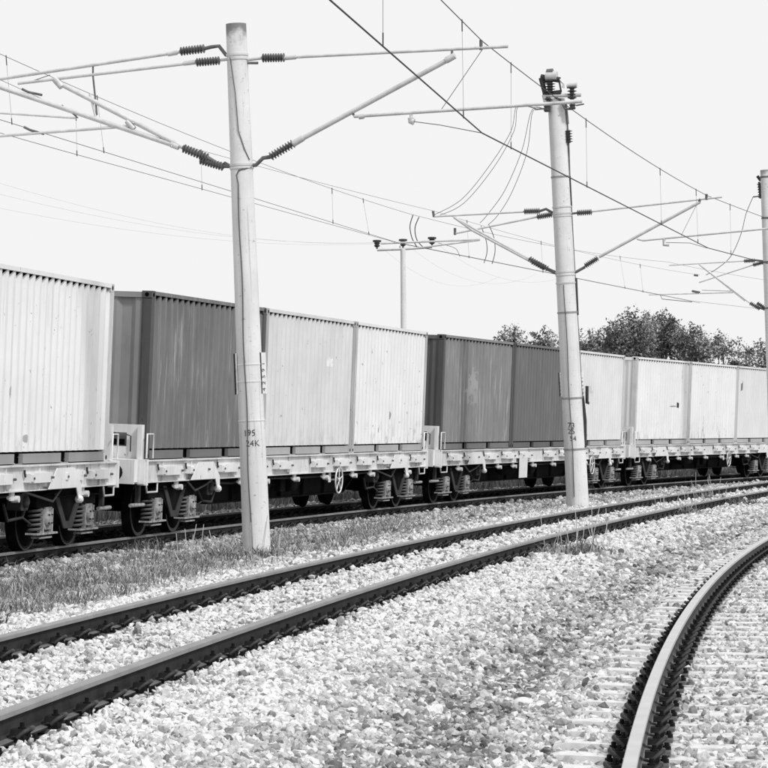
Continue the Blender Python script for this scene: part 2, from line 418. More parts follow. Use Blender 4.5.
def stones(name, d0, d1, dens, smin, smax, label, fine=False):
    VR, FR = (variants2, ico2_f) if fine else (variants, ico_f); nv = VR.shape[1]
    area = 0.5 * (d1 - d0) * (0.34 * (d0 + d1) + 6.6); n = int(area * dens)
    d = np.sqrt(rng.uniform(d0 ** 2, d1 ** 2, n)) if d1 > 60 else rng.uniform(d0, d1, n)
    wd = 0.15 * d + 1.0
    keep = rng.uniform(size=n) < wd / (0.15 * d1 + 1.0) if d1 <= 60 else np.ones(n, bool)
    if d1 <= 60:
        n = int(n * 1.6); d = rng.uniform(d0, d1, n); keep = rng.uniform(size=n) < (0.15 * d + 1) / (0.15 * d1 + 1)
    d = d[keep]; n = len(d); X = rng.uniform(-1, 1.25, n) * (0.15 * d + 1.4); Y = d
    lat = {T: T.lateral(X, Y) for T in (T1, T2, T3)}
    o1, s1 = lat[T1]; o2, s2 = lat[T2]; o3, s3 = lat[T3]
    near_rail = np.zeros(n, bool)
    for o in (o1, o2, o3): near_rail |= (abs(abs(o) - 0.75) < 0.10) | ((abs(abs(o) - 0.75) < 0.19) & (rng.uniform(size=n) < .65))
    # sleepers stay partly bare
    ph3 = (s3 / 0.6) % 1; on3 = (abs(o3) < 1.3) & ((ph3 < 0.23) | (ph3 > 0.77))
    ph2 = (s2 / 0.68) % 1; on2 = (abs(o2) < 1.3) & ((ph2 < 0.18) | (ph2 > 0.82))
    keep = ~near_rail & ~(on3 & (rng.uniform(size=n) > 0.05)) & ~(on2 & (rng.uniform(size=n) > 0.45)) & (o1 > -2.6)
    gr = (o2 < -2.5) & (o1 > 1.9)
    X, Y, o1, o2, o3, s2, gr, on2, on3 = [q[keep] for q in (X, Y, o1, o2, o3, s2, gr, on2, on3)]; n = len(X)
    lat = {T: (q[0][keep], q[1][keep]) for T, q in lat.items()}
    z = ground_z(X, Y, lat)
    size = smin + (smax - smin) * rng.uniform(size=n) ** 2.0; size *= np.where(rng.uniform(size=n) < 0.05, 1.35, 1.0)
    size = np.where((o2 > 1.6) & (abs(o3) > 1.2), size * 1.12, size)
    sc = np.stack([size * rng.uniform(0.8, 1.25, n), size * rng.uniform(0.7, 1.1, n), size * rng.uniform(0.4, 0.75, n)], 1)
    z = z + size * rng.uniform(-0.15, 0.40, n) + np.where(on2, 0.02, 0) + np.where(on3, .045, 0)
    big = smooth_noise(X, Y, 1.6, 11); med = smooth_noise(X, Y, 0.45, 12)
    u = rng.uniform(size=n)
    white = np.clip(1.15 - np.maximum(abs(o2) - 1.5, 0) / 1.15 + 0.12 * big, 0, 1)         # fresh stone round the middle track
    white = np.maximum(white, 0.42 * (abs(o1 - 2.2) < 1.3))
    t_white = 0.36 + 0.42 * u ** 0.6
    t_grey = 0.15 + 0.52 * u ** 1.5 + 0.03 * big + 0.05 * med
    tn = t_grey * (1 - white) + t_white * white
    tn = np.where(abs(o3) < 1.6, 0.30 + 0.45 * u + .04 * big, tn)
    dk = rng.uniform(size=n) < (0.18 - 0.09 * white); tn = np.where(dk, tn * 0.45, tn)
    tn = np.where(abs(o1 + .1) < 1.0, tn * .07, tn)          # the train's shade painted dark into the stones beneath it
    tn = np.clip(tn, 0.012, 0.88)
    vb = VR[rng.integers(0, len(VR), n)] * (sc[:, None, :] * 0.5)
    V = np.einsum('nij,nkj->nki', rand_rot(n, 0.55), vb) + np.stack([X, Y, z], 1)[:, None, :]
    F_ = (FR[None] + (np.arange(n) * nv)[:, None, None]).reshape(-1, 3)
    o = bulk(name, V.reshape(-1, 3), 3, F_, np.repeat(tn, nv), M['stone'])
    tag(o, label, 'gravel', kind='stuff')
    print(name, n)
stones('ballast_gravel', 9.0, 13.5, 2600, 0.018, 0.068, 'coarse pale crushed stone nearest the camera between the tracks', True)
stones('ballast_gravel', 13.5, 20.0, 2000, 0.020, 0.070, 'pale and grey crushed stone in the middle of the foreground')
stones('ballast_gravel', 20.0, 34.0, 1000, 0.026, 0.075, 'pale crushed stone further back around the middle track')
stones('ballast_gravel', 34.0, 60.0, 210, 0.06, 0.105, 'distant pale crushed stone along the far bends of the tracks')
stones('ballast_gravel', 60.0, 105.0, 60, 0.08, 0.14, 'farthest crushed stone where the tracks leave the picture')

# ------------------------------------------------------------ rails and sleepers
def rail_profile():
    # (y across, z from rail top, material) closed outline of a flat-bottom rail
    return [(-.030, 0.0), (.030, 0.0), (.036, -.008), (.036, -.034), (.010, -.048), (.009, -.125), (.030, -.140), (.070, -.150), (.070, -.160),
            (-.070, -.160), (-.070, -.150), (-.030, -.140), (-.009, -.125), (-.010, -.048), (-.036, -.034), (-.036, -.008)]
def rail_mesh(T, off, t0, t1, top, side, step=0.5):
    pr = rail_profile(); n = len(pr); mb = MB(); ts = np.arange(t0, t1, step); vs = []
    for t in ts:
        x, y, a = T.at(t); c = T.pt(t, off)
        for (u, z) in pr: vs.append((c.x + u * math.cos(a), c.y - u * math.sin(a), c.z + z))
    ft, fs_ = [], []
    for i in range(len(ts) - 1):
        for k in range(n):
            q = (i * n + k, i * n + (k + 1) % n, (i + 1) * n + (k + 1) % n, (i + 1) * n + k)
            (ft if k in (0, 1, 15, 2, 14) else fs_).append(q)
    mb.add(vs, ft, top, False)
    for i, f in enumerate(fs_):
        k = f[0] % n; mb.f.append(f); mb.m.append(mb.mi(M['rail_foot'] if k in (6, 10) else side)); mb.sm.append(False)
    return mb

def fastener_mesh():
    mb = MB()       # local x along the rail, y across, z = 0 at sleeper top: rail foot spans |y| < .07
    mb.box(-.08, .08, -.175, .175, 0, .020, M['plate'])
    for sgn in (-1, 1):
        mb.box(-.07, .07, sgn * .078 if sgn > 0 else -.125, .125 if sgn > 0 else -.078, .022, .058, M['fastener'])
        # clip: bent strap from the shoulder on to the rail foot
        mb.prism_xz([(-.07, .056), (-.045, .088), (.045, .088), (.07, .056)], sgn * .045 if sgn > 0 else -.12, .12 if sgn > 0 else -.045, M['fastener'])
        mb.lathe((0, sgn * .095, .05), (0, sgn * .095, .135), [(0, .034), (.2, .034), (.25, .022), (.55, .022), (.56, .013), (.85, .012)], 6, M['fastener'], False)
        mb.lathe((.05, sgn * .150, .02), (.05, sgn * .150, .06), [(0, .024), (.5, .024), (.51, .015), (1, .013)], 6, M['fastener'], False)
        mb.tube([(-.065, sgn * .085, .045), (-.06, sgn * .12, .075), (-.03, sgn * .145, .092), (.03, sgn * .145, .092), (.06, sgn * .12, .075), (.065, sgn * .085, .045)], .013, 6, M['clip'])
    return mb.mesh('rail_fastener')
def sleeper_mesh():
    mb = MB(); pts = [(-.125, -.16), (.125, -.16), (.11, 0), (-.11, 0)]
    n = 4; ys = [-1.27, -1.2, -.5, .5, 1.2, 1.27]; vs = []
    for j, y in enumerate(ys):
        for (x, z) in pts:
            k = -.02 if (z == 0 and j in (0, 5)) else (-.02 if (z == 0 and j in (2, 3)) else 0)
            vs.append((x, y, z + k))
    fs = [(i * n + k, (i + 1) * n + k, (i + 1) * n + (k + 1) % n, i * n + (k + 1) % n) for i in range(5) for k in range(4)] + [(0, 1, 2, 3), (23, 22, 21, 20)]
    mb.add(vs, fs, M['sleeper']); return mb.mesh('sleeper')
FM, SM = fastener_mesh(), sleeper_mesh()
def lay_track(name, label, T, t0, t1, sp, nmax, st0, top_l, top_r, group):
    root = empty(name, T.pt(st0, 0)); tag(root, label, 'railway track', group)
    inv = Matrix.Translation(-root.location)
    for off, tp, sd, lb in ((-.75, top_l[0], top_l[1], None), (.75, top_r[0], top_r[1], None)):
        mb = rail_mesh(T, off, t0, t1, tp, sd); me = mb.mesh('rail'); me.transform(inv)
        link(bpy.data.objects.new('rail', me), root)
    k = 0; t = math.ceil(st0 / sp) * sp
    while k < nmax:
        p = T.pt(t, 0, -.183); a = float(T.at(t)[2]); ct = math.atan(T.cant)
        so_ = link(bpy.data.objects.new('sleeper', SM), root)
        so_.location = p - root.location; so_.rotation_euler = (ct, random.uniform(-.008, .008), math.pi / 2 - a + random.uniform(-.012, .012))
        for off in (-.75, .75):
            fo = link(bpy.data.objects.new('rail_fastener', FM), so_); fo.location = (0, -off, 0.001)
        t += sp; k += 1
    # the rest of the sleepers, beyond the hundred that show largest
    mb = MB(); bv = [tuple(v.co) for v in SM.vertices]; bf = [tuple(p.vertices) for p in SM.polygons]
    fv = [tuple(v.co) for v in FM.vertices]; ff = [(tuple(p.vertices), p.material_index) for p in FM.polygons]
    while t < t1 - 1:
        p = T.pt(t, 0, -.183); a = float(T.at(t)[2])
        mt = Matrix.Translation(p - root.location) @ Matrix.Rotation(math.pi / 2 - a, 4, 'Z') @ Matrix.Rotation(math.atan(T.cant), 4, 'X')
        mb.add([mt @ Vector(v) for v in bv], bf, M['sleeper'])
        for off in (-.75, .75):
            m2 = mt @ Matrix.Translation((0, -off, .001)); vv = [m2 @ Vector(v) for v in fv]
            mb.add(vv, [f for f, _ in ff], M['fastener'])
        t += sp
    if mb.v:
        oo = mb.build('sleeper', None, root); oo['kind'] = 'stuff'
    return root
G_T = 'curving railway tracks'
lay_track('railway_track', 'bright polished curved track in the right foreground with pale bare sleepers', T3, -28, 150, 0.6, 90, -2, (M['rail_bright'], M['rail_side_b']), (M['rail_bright'], M['rail_side_b']), G_T)
lay_track('railway_track', 'middle curved track on white ballast with dark rails and black fasteners', T2, -36, 160, 0.68, 100, -4, (M['rail_head'], M['rail_side']), (M['rail_head'], M['rail_side']), G_T)
lay_track('railway_track', 'far curved track standing under the container wagons', T1, -58, 145, 0.62, 100, -14, (M['rail_head'], M['rail_side']), (M['rail_head'], M['rail_side']), G_T)

# ------------------------------------------------------------ containers
def container_meshes():
    D = {}
    L, W, H = 6.058, 2.438, 2.591; x1 = L / 2 - .155
    def corr(a0, a1, per, dep):
        pts = []; n = int(round((a1 - a0) / per)); per = (a1 - a0) / n; q = per / 4
        for i in range(n):
            b0 = a0 + i * per; pts += [(b0, 0), (b0 + q * 1.15, 0), (b0 + q * 1.85, dep), (b0 + q * 3.3, dep)]
        pts.append((a1, 0)); return pts
    mb = MB(); pr = corr(-x1, x1, .278, .046); vs = []
    for (x, d) in pr: vs += [(x, 0, .17), (x, 0, 2.53)]
    vs = [(x, (d if True else 0), z) for (x, d), _ in zip([p for p in pr for _ in (0, 1)], vs) for z in ([0],)] if False else vs
    vs2 = []
    for (x, d) in pr: vs2 += [(x, d, .17), (x, d, 2.53)]
    n = len(pr)
    for i in range(n):
        if pr[i][1] > .01: vs2[2 * i + 1] = (pr[i][0], pr[i][1], 2.478)  # wall cut short in recesses; dark gaps imitate the top rail's shadow
    mb.add(vs2, [(2 * i, 2 * i + 2, 2 * i + 3, 2 * i + 1) for i in range(n - 1)], None)
    D['side_wall'] = mb                      # outer face towards -y, recess towards +y, placed at y = -1.203
    mb = MB(); pr = corr(-W / 2 + .14, W / 2 - .14, .42, .045); vs2 = []
    for (y, d) in pr: vs2 += [(d, y, .17), (d, y, 2.49)]
    n = len(pr); mb.add(vs2, [(2 * i, 2 * i + 1, 2 * i + 3, 2 * i + 2) for i in range(n - 1)], None)
    D['end_wall'] = mb
    mb = MB(); mb.box(-x1 - .01, x1 + .01, -.026, .06, 2.532, 2.590); D['top_rail'] = mb
    mb = MB()
    segs = [(-x1, -1.19), (-.83, .83), (1.19, x1)]
    for a0, a1 in segs:
        mb.box(a0, a1, -.012, .05, .014, .142)
        mb.box(a0, a1, -.026, -.012, .014, .024)
    D['bottom_rail'] = mb
    mb = MB(); mb.box(-.178, .178, .06, .5, .01, .14, M['under']); mb.box(-.19, .19, -.008, .012, .002, .012, None); D['fork_pocket'] = mb  # black block stands for the shade inside the pocket
    mb = MB(); mb.box(-.155, 0, 0, .13, .118, 2.473); mb.box(-.155, -.01, .13, .16, .118, 2.473); D['corner_post'] = mb
    mb = MB(); mb.bevel_box(-.178, 0.0, 0, .162, 0, .118, .012)
    mb.lathe((-.089, -.002, .059), (-.089, .004, .059), [(0, .034), (1, .034)], 12, M['under'])
    mb.lathe((.002, .08, .059), (-.004, .08, .059), [(0, .034), (1, .034)], 12, M['under']); D['corner_casting'] = mb  # black discs painted for the darkness inside the casting holes
    mb = MB(); mb.box(-x1, x1, -W / 2 + .05, W / 2 - .05, 2.545, 2.565); mb.box(-x1, x1, -W / 2 + .09, W / 2 - .09, .13, 2.54, M['under']); D['roof_panel_and_shade_box'] = mb  # black inner box, added to darken the gaps in the walls
    mb = MB(); mb.box(-.005, .09, -W / 2 + .16, W / 2 - .16, 2.49, 2.575); D['end_header'] = mb
    mb = MB(); mb.box(-.005, .09, -W / 2 + .16, W / 2 - .16, .015, .15); D['end_sill'] = mb
    return {k: v.mesh(k) for k, v in D.items()}
CM = container_meshes()
def make_container(label, pm, rm, group, loc, rot, em=None, cm=None):
    em = em or pm; cm = cm or em
    root = empty('shipping_container', loc, rot); tag(root, label, 'shipping container', group)
    def put(key, mat, loc, rot=(0, 0, 0), scale=(1, 1, 1)):
        me = CM[key].copy(); me.name = key; 
        if len(me.materials) == 0: me.materials.append(mat)
        else:
            for i in range(len(me.materials)):
                if me.materials[i] is None: me.materials[i] = mat
        if scale != (1, 1, 1): me.transform(Matrix.Diagonal((*scale, 1))); me.flip_normals()
        o = link(bpy.data.objects.new(key, me), root); o.location = loc; o.rotation_euler = rot; return o
    hw, hl = 1.219, 3.029
    for s in (-1, 1):
        rz = 0 if s < 0 else math.pi
        put('side_wall', pm, (0, s * (hw - .016), 0), (0, 0, rz))
        put('top_rail', pm, (0, s * (hw - .022), 0), (0, 0, rz))
        br = put('bottom_rail', rm, (0, s * (hw - .03), 0), (0, 0, rz))
        for x in (-1.01, 1.01):
            o = put('fork_pocket', rm, (x, 0, 0)); o.parent = br
        put('end_wall', em, (s * (hl - .03), 0, 0), (0, 0, rz + (0 if s < 0 else 0)))
        put('end_header', em, (s * (hl - .01), 0, 0), (0, 0, 0 if s < 0 else math.pi))
        put('end_sill', em, (s * (hl - .01), 0, 0), (0, 0, 0 if s < 0 else math.pi))
    put('roof_panel_and_shade_box', pm, (0, 0, 0))
    for sx in (-1, 1):
        for sy in (-1, 1):
            # mesh is for the +x, -y corner
            sc = (sx, -sy, 1)
            flip = sx * -sy < 0
            def pc(key, mat, z):
                me = CM[key].copy(); me.name = key
                if len(me.materials) == 0: me.materials.append(mat)
                for i in range(len(me.materials)):
                    if me.materials[i] is None: me.materials[i] = mat
                me.transform(Matrix.Diagonal((sx, -sy, 1, 1)))
                if flip: me.flip_normals()
                o = link(bpy.data.objects.new(key, me), root); o.location = (sx * hl, sy * hw, z); return o
            pc('corner_post', cm, 0)
            pc('corner_casting', cm, 0); pc('corner_casting', cm, 2.473 + .003)
    return root

# ------------------------------------------------------------ wagons
def wagon_proto():
    root = empty('flat_wagon')
    DZ = 1.225; X1 = 9.26
    for s in (-1, 1):
        mb = MB()
        y0, y1 = sorted((s * 1.20, s * 1.235)); mb.box(-X1, X1, y0, y1, .89, DZ - .022)
        y0, y1 = sorted((s * 1.14, s * 1.285)); mb.box(-X1, X1, y0, y1, DZ - .022, DZ)
        mb.box(-X1, X1, y0, s * 1.275 if s > 0 else y1, .875, .89) if s > 0 else mb.box(-X1, X1, -1.275, y1, .875, .89)
        for x in np.arange(-8.4, 8.5, 1.4): mb.box(x - .012, x + .012, *sorted((s * 1.235, s * 1.265)), .89, DZ - .022)
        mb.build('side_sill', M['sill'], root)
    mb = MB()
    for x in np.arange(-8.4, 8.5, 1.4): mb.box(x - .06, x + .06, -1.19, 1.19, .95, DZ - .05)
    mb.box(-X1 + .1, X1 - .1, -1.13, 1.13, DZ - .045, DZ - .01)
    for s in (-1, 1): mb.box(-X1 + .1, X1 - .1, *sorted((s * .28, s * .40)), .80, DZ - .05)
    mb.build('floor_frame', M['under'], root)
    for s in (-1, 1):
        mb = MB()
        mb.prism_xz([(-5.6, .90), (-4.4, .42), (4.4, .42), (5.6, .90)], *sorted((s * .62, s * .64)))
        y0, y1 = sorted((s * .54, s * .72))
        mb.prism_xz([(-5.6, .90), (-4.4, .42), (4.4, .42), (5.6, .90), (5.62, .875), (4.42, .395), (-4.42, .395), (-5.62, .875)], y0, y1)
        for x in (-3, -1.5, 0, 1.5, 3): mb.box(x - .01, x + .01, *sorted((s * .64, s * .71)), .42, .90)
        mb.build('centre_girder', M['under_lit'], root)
    # ends
    for sx in (-1, 1):
        mb = MB(); x0, x1_ = sorted((sx * 9.262, sx * 9.30))
        mb.box(x0, x1_ if sx > 0 else x1_, -1.27, 1.27, .86, DZ + .01); mb.box(*sorted((sx * 9.301, sx * 9.50)), -1.17, 1.17, .885, DZ - .005)
        mb.box(*sorted((sx * 9.501, sx * 9.53)), -1.19, 1.19, .86, DZ + .004)
        mb.box(*sorted((sx * 9.19, sx * 9.26)), -1.30, -1.15, .84, DZ + .012); mb.box(*sorted((sx * 9.19, sx * 9.26)), 1.15, 1.30, .84, DZ + .012)
        hs = mb.build('headstock', M['sill_b'], root)
        for sy in (-1, 1):
            b = MB(); xa, xb = sx * 9.531, sx * 9.86
            b.lathe((xa, sy * .875, 1.03), (xb, sy * .875, 1.03), [(0, .13), (.06, .13), (.07, .10), (.55, .10), (.56, .07), (.90, .07), (.905, .19), (1, .18)], 16, M['under_lit'])
            b.build('buffer', M['under_lit'], root)
            b = MB(); y0, y1 = sorted((sy * .16, sy * 1.19))
            # raised end board with a square window near its outer edge
            xa, xb = sorted((sx * 9.13, sx * 9.17)); z0, z1 = DZ + .005, DZ + .52
            wy0, wy1 = sorted((sy * .66, sy * .92)); wz0, wz1 = DZ + .20, DZ + .41
            b.box(xa, xb, y0, y1, z0, wz0); b.box(xa, xb, y0, y1, wz1, z1)
            b.box(xa, xb, y0, wy0, wz0, wz1); b.box(xa, xb, wy1, y1, wz0, wz1)
            b.box(xa + .001, xb + sx * .03 if sx > 0 else xb - .001, y0, y1, z1, z1 + .018)
            b.box(*sorted((sx * 9.172, sx * 9.25)), *sorted((sy * 1.12, sy * 1.19)), DZ + .005, DZ + .53)
            b.box(*sorted((sx * 9.172, sx * 9.20)), *sorted((sy * .22, sy * .30)), DZ + .005, DZ + .45)
            eb = b.build('end_board', M['sill_b'], root)
            c = MB(); xx = sx * 9.21
            c.box(*sorted((sx * 9.172, sx * 9.178)), wy0 + .03, wy1 - .03, wz0 + .02, wz1 - .1, M['under'])
            c.tube([(xx, sy * 1.0, DZ + .12), (xx, sy * 1.0, DZ + .36), (xx + sx * .02, sy * .94, DZ + .38)], .012, 6)
            c.build('latch_bar', M['dark_part'], eb)
            h = MB()
            xo = sx * 8.93; h.tube([(sx * 9.22, sy * 1.27, DZ + .03), (sx * 9.22, sy * 1.27, DZ + .40), (xo - sx * -.02, sy * 1.27, DZ + .40), (xo, sy * 1.27, DZ + .03)], .014, 8)
            h.build('handrail', M['sill_b'], root)
            h = MB(); h.tube([(sx * 9.15, sy * 1.25, .88), (sx * 9.12, sy * 1.26, .73), (sx * 8.65, sy * 1.26, .73), (sx * 8.62, sy * 1.25, .88)], .016, 8)
            h.build('step', M['galv'], root)
        b = MB(); b.lathe((sx * 9.4, 0, 1.02), (sx * 9.56, 0, 1.02), [(0, .1), (.5, .06), (1, .03)], 10)
        b.tube([(sx * 9.5, 0, 1.05), (sx * 9.66, 0, 1.06), (sx * 9.7, 0, 1.12), (sx * 9.62, 0, 1.17)], .035, 8)
        b.tube([(sx * 9.42, 0, 1.0), (sx * 9.5, .03, .8), (sx * 9.7, .03, .72), (sx * 9.8, 0, .8)], .025, 8)
        b.build('coupling', M['under_lit'], root)
        b = MB(); b.tube([(sx * 9.3, -.35, .9), (sx * 9.45, -.35, .85), (sx * 9.6, -.3, .62), (sx * 9.8, -.25, .55)], .022, 8)
        b.build('brake_hose', M['galv_dk'], root); b = MB()
        b.box(*sorted((sx * 9.02, sx * 9.12)), -1.13, -1.07, .50, .88, M['bogie_arm']); b.tube([(sx * 8.85, -1.12, .53), (sx * 9.45, -1.12, .53)], .03, 8, M['axle_box'])
        b.build('foot_step', M['galv_dk'], root)
    # folding container locks along both sills
    def lock(x, sy):
        b = MB(); y = sy * 1.236; o = sy * .095
        b.bevel_box(x - .50, x + .46, *sorted((y, y + o)), .985, 1.12, .012)
        b.box(x - .47, x - .36, *sorted((y + o + sy * .001, y + o + sy * .022)), 1.005, 1.10)
        b.box(x + .30, x + .47, *sorted((y, y + sy * .045)), .925, .985)
        for dx in (-.42, .40): b.lathe((x + dx, y + o - sy * .005, 1.05), (x + dx, y + o + sy * .04, 1.05), [(0, .019), (1, .016)], 8, M['bolt_grey'], False)
        k = b.build('container_lock', M['sill_b'], root)
        c = MB()
        c.tube([(x - .52, y + sy * .03, 1.07), (x - .56, y + sy * .03, 1.12), (x - .56, y + sy * .03, 1.16)], .016, 6)
        c.build('lock_bolt', M['dark_part'], k)
    for sy in (-1, 1):
        for x in (-8.1, -6.75, -5.1, -3.5, -1.9, .5, 2.15, 3.9, 5.5, 7.0, 8.3): lock(x, sy)
        for x in (-6.5, 6.5):       # lifting lug plates above the bogies
            b = MB(); y = sy * 1.32
            b.prism_xz([(x - .7, .89), (x - .35, 1.17), (x + .42, 1.17), (x + .78, .93), (x + .80, .76), (x + .66, .74), (x + .56, .89)], *sorted((y, y + sy * .015)))
            b.lathe((x + .73, y - sy * .05, .72), (x + .73, y + sy * .06, .72), [(0, .03), (.2, .055), (.8, .055), (1, .03)], 10)
            b.build('lifting_plate', M['sill_b'], root)
        for x in (-4.2, -2.8, -.9, 1.1, 3.2, 4.6, -7.6, 7.7):       # small brackets hanging below the sill
            b = MB(); y = sy * 1.20
            b.box(x - .07, x + .07, *sorted((y, y + sy * .03)), .76, .875); b.lathe((x + .12, y - sy * .02, .78), (x + .12, y + sy * .08, .78), [(0, .05), (1, .045)], 10)
            b.tube([(x + .12, y, .78), (x - .1, y, .80)], .025, 6)
            b.build('hanger_bracket', M['sill'], root)
        b = MB(); y = sy * 1.30; x = 1.9; r = .25     # hand-brake wheel
        ring = [(x + r * math.cos(t), y, .72 + r * math.sin(t)) for t in np.linspace(0, 2 * math.pi, 25)]
        b.tube(ring, .016, 8, cap=False)
        for t in range(5):
            an = t * 2 * math.pi / 5 + .3; b.tube([(x, y, .72), (x + r * math.cos(an), y, .72 + r * math.sin(an))], .012, 6)
        b.lathe((x, y - sy * .25, .72), (x, y + sy * .02, .72), [(0, .02), (.85, .02), (.9, .045), (1, .04)], 10)
        b.box(x - .35, x - .23, *sorted((sy * 1.18, sy * 1.20)), .68, .88)
        b.build('brake_wheel', M['sill_b'], root)
    b = MB(); b.lathe((-3.0, -.95, .72), (-1.9, -.95, .72), [(0, .05), (.03, .14), (.1, .16), (.9, .16), (.97, .14), (1, .05)], 16)
    b.tube([(-1.9, -.95, .72), (-1.2, -.9, .68), (.6, -.9, .66)], .02, 8)
    b.lathe((-.5, -.95, .66), (-.1, -.95, .66), [(0, .1), (.1, .13), (.9, .13), (1, .08)], 14); b.box(-1.1, -.8, -1.02, -.9, .55, .86)
    b.build('brake_gear', M['bogie'], root)
    for bx in (-7.4, 7.4):
        sg = 1 if bx < 0 else -1
        b = MB(); b.tube([(bx + sg * 1.5, -1.0, .72), (bx + sg * 1.75, -1.02, .50), (bx + sg * 2.3, -1.0, .47), (bx + sg * 2.5, -1.0, .70)], .022, 7)
        b.tube([(bx + sg * 1.75, -1.02, .50), (bx + sg * 1.2, -1.0, .36)], .016, 6); b.build('brake_rod', M['bogie_arm'], root)
        b = MB(); b.tube([(bx + sg * .5, -1.16, .86), (bx + sg * .9, -1.17, .70), (bx + sg * 1.5, -1.15, .78), (bx + sg * 2.0, -1.1, .86)], .018, 6); b.build('hose', M['conc_cable'], root)
        b = MB(); b.bevel_box(bx + sg * 1.9 - .16, bx + sg * 1.9 + .16, -1.1, -.9, .60, .84, .03); b.lathe((bx + sg * 1.9, -1.1, .72), (bx + sg * 1.9, -1.16, .72), [(0, .08), (.7, .08), (1, .04)], 12); b.build('valve_box', M['bogie_arm'], root)
    b = MB(); b.tube([(-5.6, -1.08, .80), (-4.3, -1.08, .77), (-3.2, -1.1, .82), (0.4, -1.08, .79), (5.5, -1.08, .81)], .02, 6); b.build('air_pipe', M['bogie_arm'], root)
    # bogies
    for bx in (-7.4, 7.4):
        bo = MB()
        for s in (-1, 1):
            y0, y1 = sorted((s * .98, s * 1.10))
            bo.prism_xz([(-1.28, .62), (-.52, .60), (-.16, .34), (.16, .34), (.52, .60), (1.28, .62), (1.28, .74), (.62, .84), (-.62, .84), (-1.28, .74)], y0, y1)
            y0, y1 = sorted((s * .93, s * 1.14)); bo.box(-1.3, 1.3, y0, y1, .745, .765)
        bo.box(-.18, .18, -.97, .97, .45, .80); bo.box(-.35, .35, -.3, .3, .80, .95); bo.box(-1.25, -1.15, -1.0, 1.0, .60, .72); bo.box(1.15, 1.25, -1.0, 1.0, .60, .72)
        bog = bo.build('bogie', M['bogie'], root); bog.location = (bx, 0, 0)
        for s in (-1, 1):
            bo = MB()
            y0, y1 = sorted((s * 1.104, s * 1.125))
            bo.prism_xz([(-.62, .80), (-.46, .80), (-.08, .40), (.10, .40), (.48, .80), (.62, .80), (.20, .30), (-.16, .30)], y0, y1)
            bo.build('sway_arm', M['bogie_arm'], bog)
        for wx in (-.9, .9):
            ax = MB(); ax.lathe((wx, -1.02, .46), (wx, 1.02, .46), [(0, .07), (.15, .08), (.85, .08), (1, .07)], 14)
            ax.build('axle', M['wheel'], bog)
            for s in (-1, 1):
                q = MB()
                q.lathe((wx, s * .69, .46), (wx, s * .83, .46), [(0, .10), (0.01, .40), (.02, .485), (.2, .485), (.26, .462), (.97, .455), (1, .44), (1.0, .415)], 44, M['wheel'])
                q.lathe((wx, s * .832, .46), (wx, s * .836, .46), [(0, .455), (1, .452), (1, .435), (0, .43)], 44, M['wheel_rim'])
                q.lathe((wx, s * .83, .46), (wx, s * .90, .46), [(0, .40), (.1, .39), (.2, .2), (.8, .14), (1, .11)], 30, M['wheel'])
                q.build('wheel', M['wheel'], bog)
                q = MB()      # axle box with cover and tie plate
                q.bevel_box(wx - .10, wx + .22, *sorted((s * .96, s * 1.13)), .31, .62, .04); q.bevel_box(wx + .20, wx + .34, *sorted((s * .96, s * 1.10)), .36, .58, .02)
                q.lathe((wx, s * 1.13, .46), (wx, s * 1.18, .46), [(0, .105), (.7, .10), (1, .06)], 16)
                for t in range(4): an = math.pi / 4 + t * math.pi / 2; q.lathe((wx + .08 * math.cos(an), s * 1.17, .46 + .08 * math.sin(an)), (wx + .08 * math.cos(an), s * 1.195, .46 + .08 * math.sin(an)), [(0, .014), (1, .012)], 6, M['dark_part'])
                q.box(wx - .42, wx + .42, *sorted((s * .97, s * 1.15)), .245, .27); q.box(wx - .20, wx - .16, *sorted((s * 1.10, s * 1.15)), .27, .60); q.box(wx + .16, wx + .20, *sorted((s * 1.10, s * 1.15)), .27, .60)
                q.box(wx - .26, wx + .26, *sorted((s * 1.0, s * 1.12)), .19, .215)
                q.build('axle_box', M['axle_box'], bog)
                for dx in (-.30,):
                    q = MB(); pts = []
                    for i in range(5 * 12 + 1):
                        t = i / 12 * 2 * math.pi; pts.append((wx + dx + .088 * math.cos(t), s * 1.06 + .088 * math.sin(t), .285 + i / 60 * .32))
                    q.tube(pts, .021, 7); q.lathe((wx + dx, s * 1.06, .27), (wx + dx, s * 1.06, .62), [(0, .04), (1, .04)], 8, M['under'])
                    q.build('coil_spring', M['spring'], bog)
    return root
PROTO = wagon_proto()
WL = 19.72
CENT = [-9.30, 10.65, 30.37, 50.10, 69.82]
WLAB = ['white-silled flat wagon at the left edge carrying a near-white container',
        'flat wagon passing behind the near mast, spoked brake wheel under its pale sill',
        'flat wagon under the two darkest neighbours with a white placard below its sill',
        'flat wagon right of the taller mast carrying the far row of white containers',
        'last flat wagon at the right edge of the train']
kids = kid_map(); wagons = []
def bogie_xyz(sc):
    pa = T1.pt(sc - 7.4, 0); pb = T1.pt(sc + 7.4, 0); c = (pa + pb) / 2; d = pb - pa; return c, math.atan2(d.y, d.x), pa, pb
for i, sc_ in enumerate(CENT):
    wg = PROTO if i == 0 else copy_tree(PROTO, kids)
    c, rz, pa, pb = bogie_xyz(sc_)
    wg.location = c; wg.rotation_euler = (math.atan(T1.cant), 0, rz); tag(wg, WLAB[i], 'flat wagon', 'flat wagons coupled in the container train')
    for ch in [o for o in bpy.data.objects if o.parent == wg and o.name.startswith('bogie')]:
        t = sc_ + ch.location.x; a = float(T1.at(t)[2]); ch.rotation_euler = (0, 0, (math.pi / 2 - a) - rz)
    wagons.append((wg, c, rz))
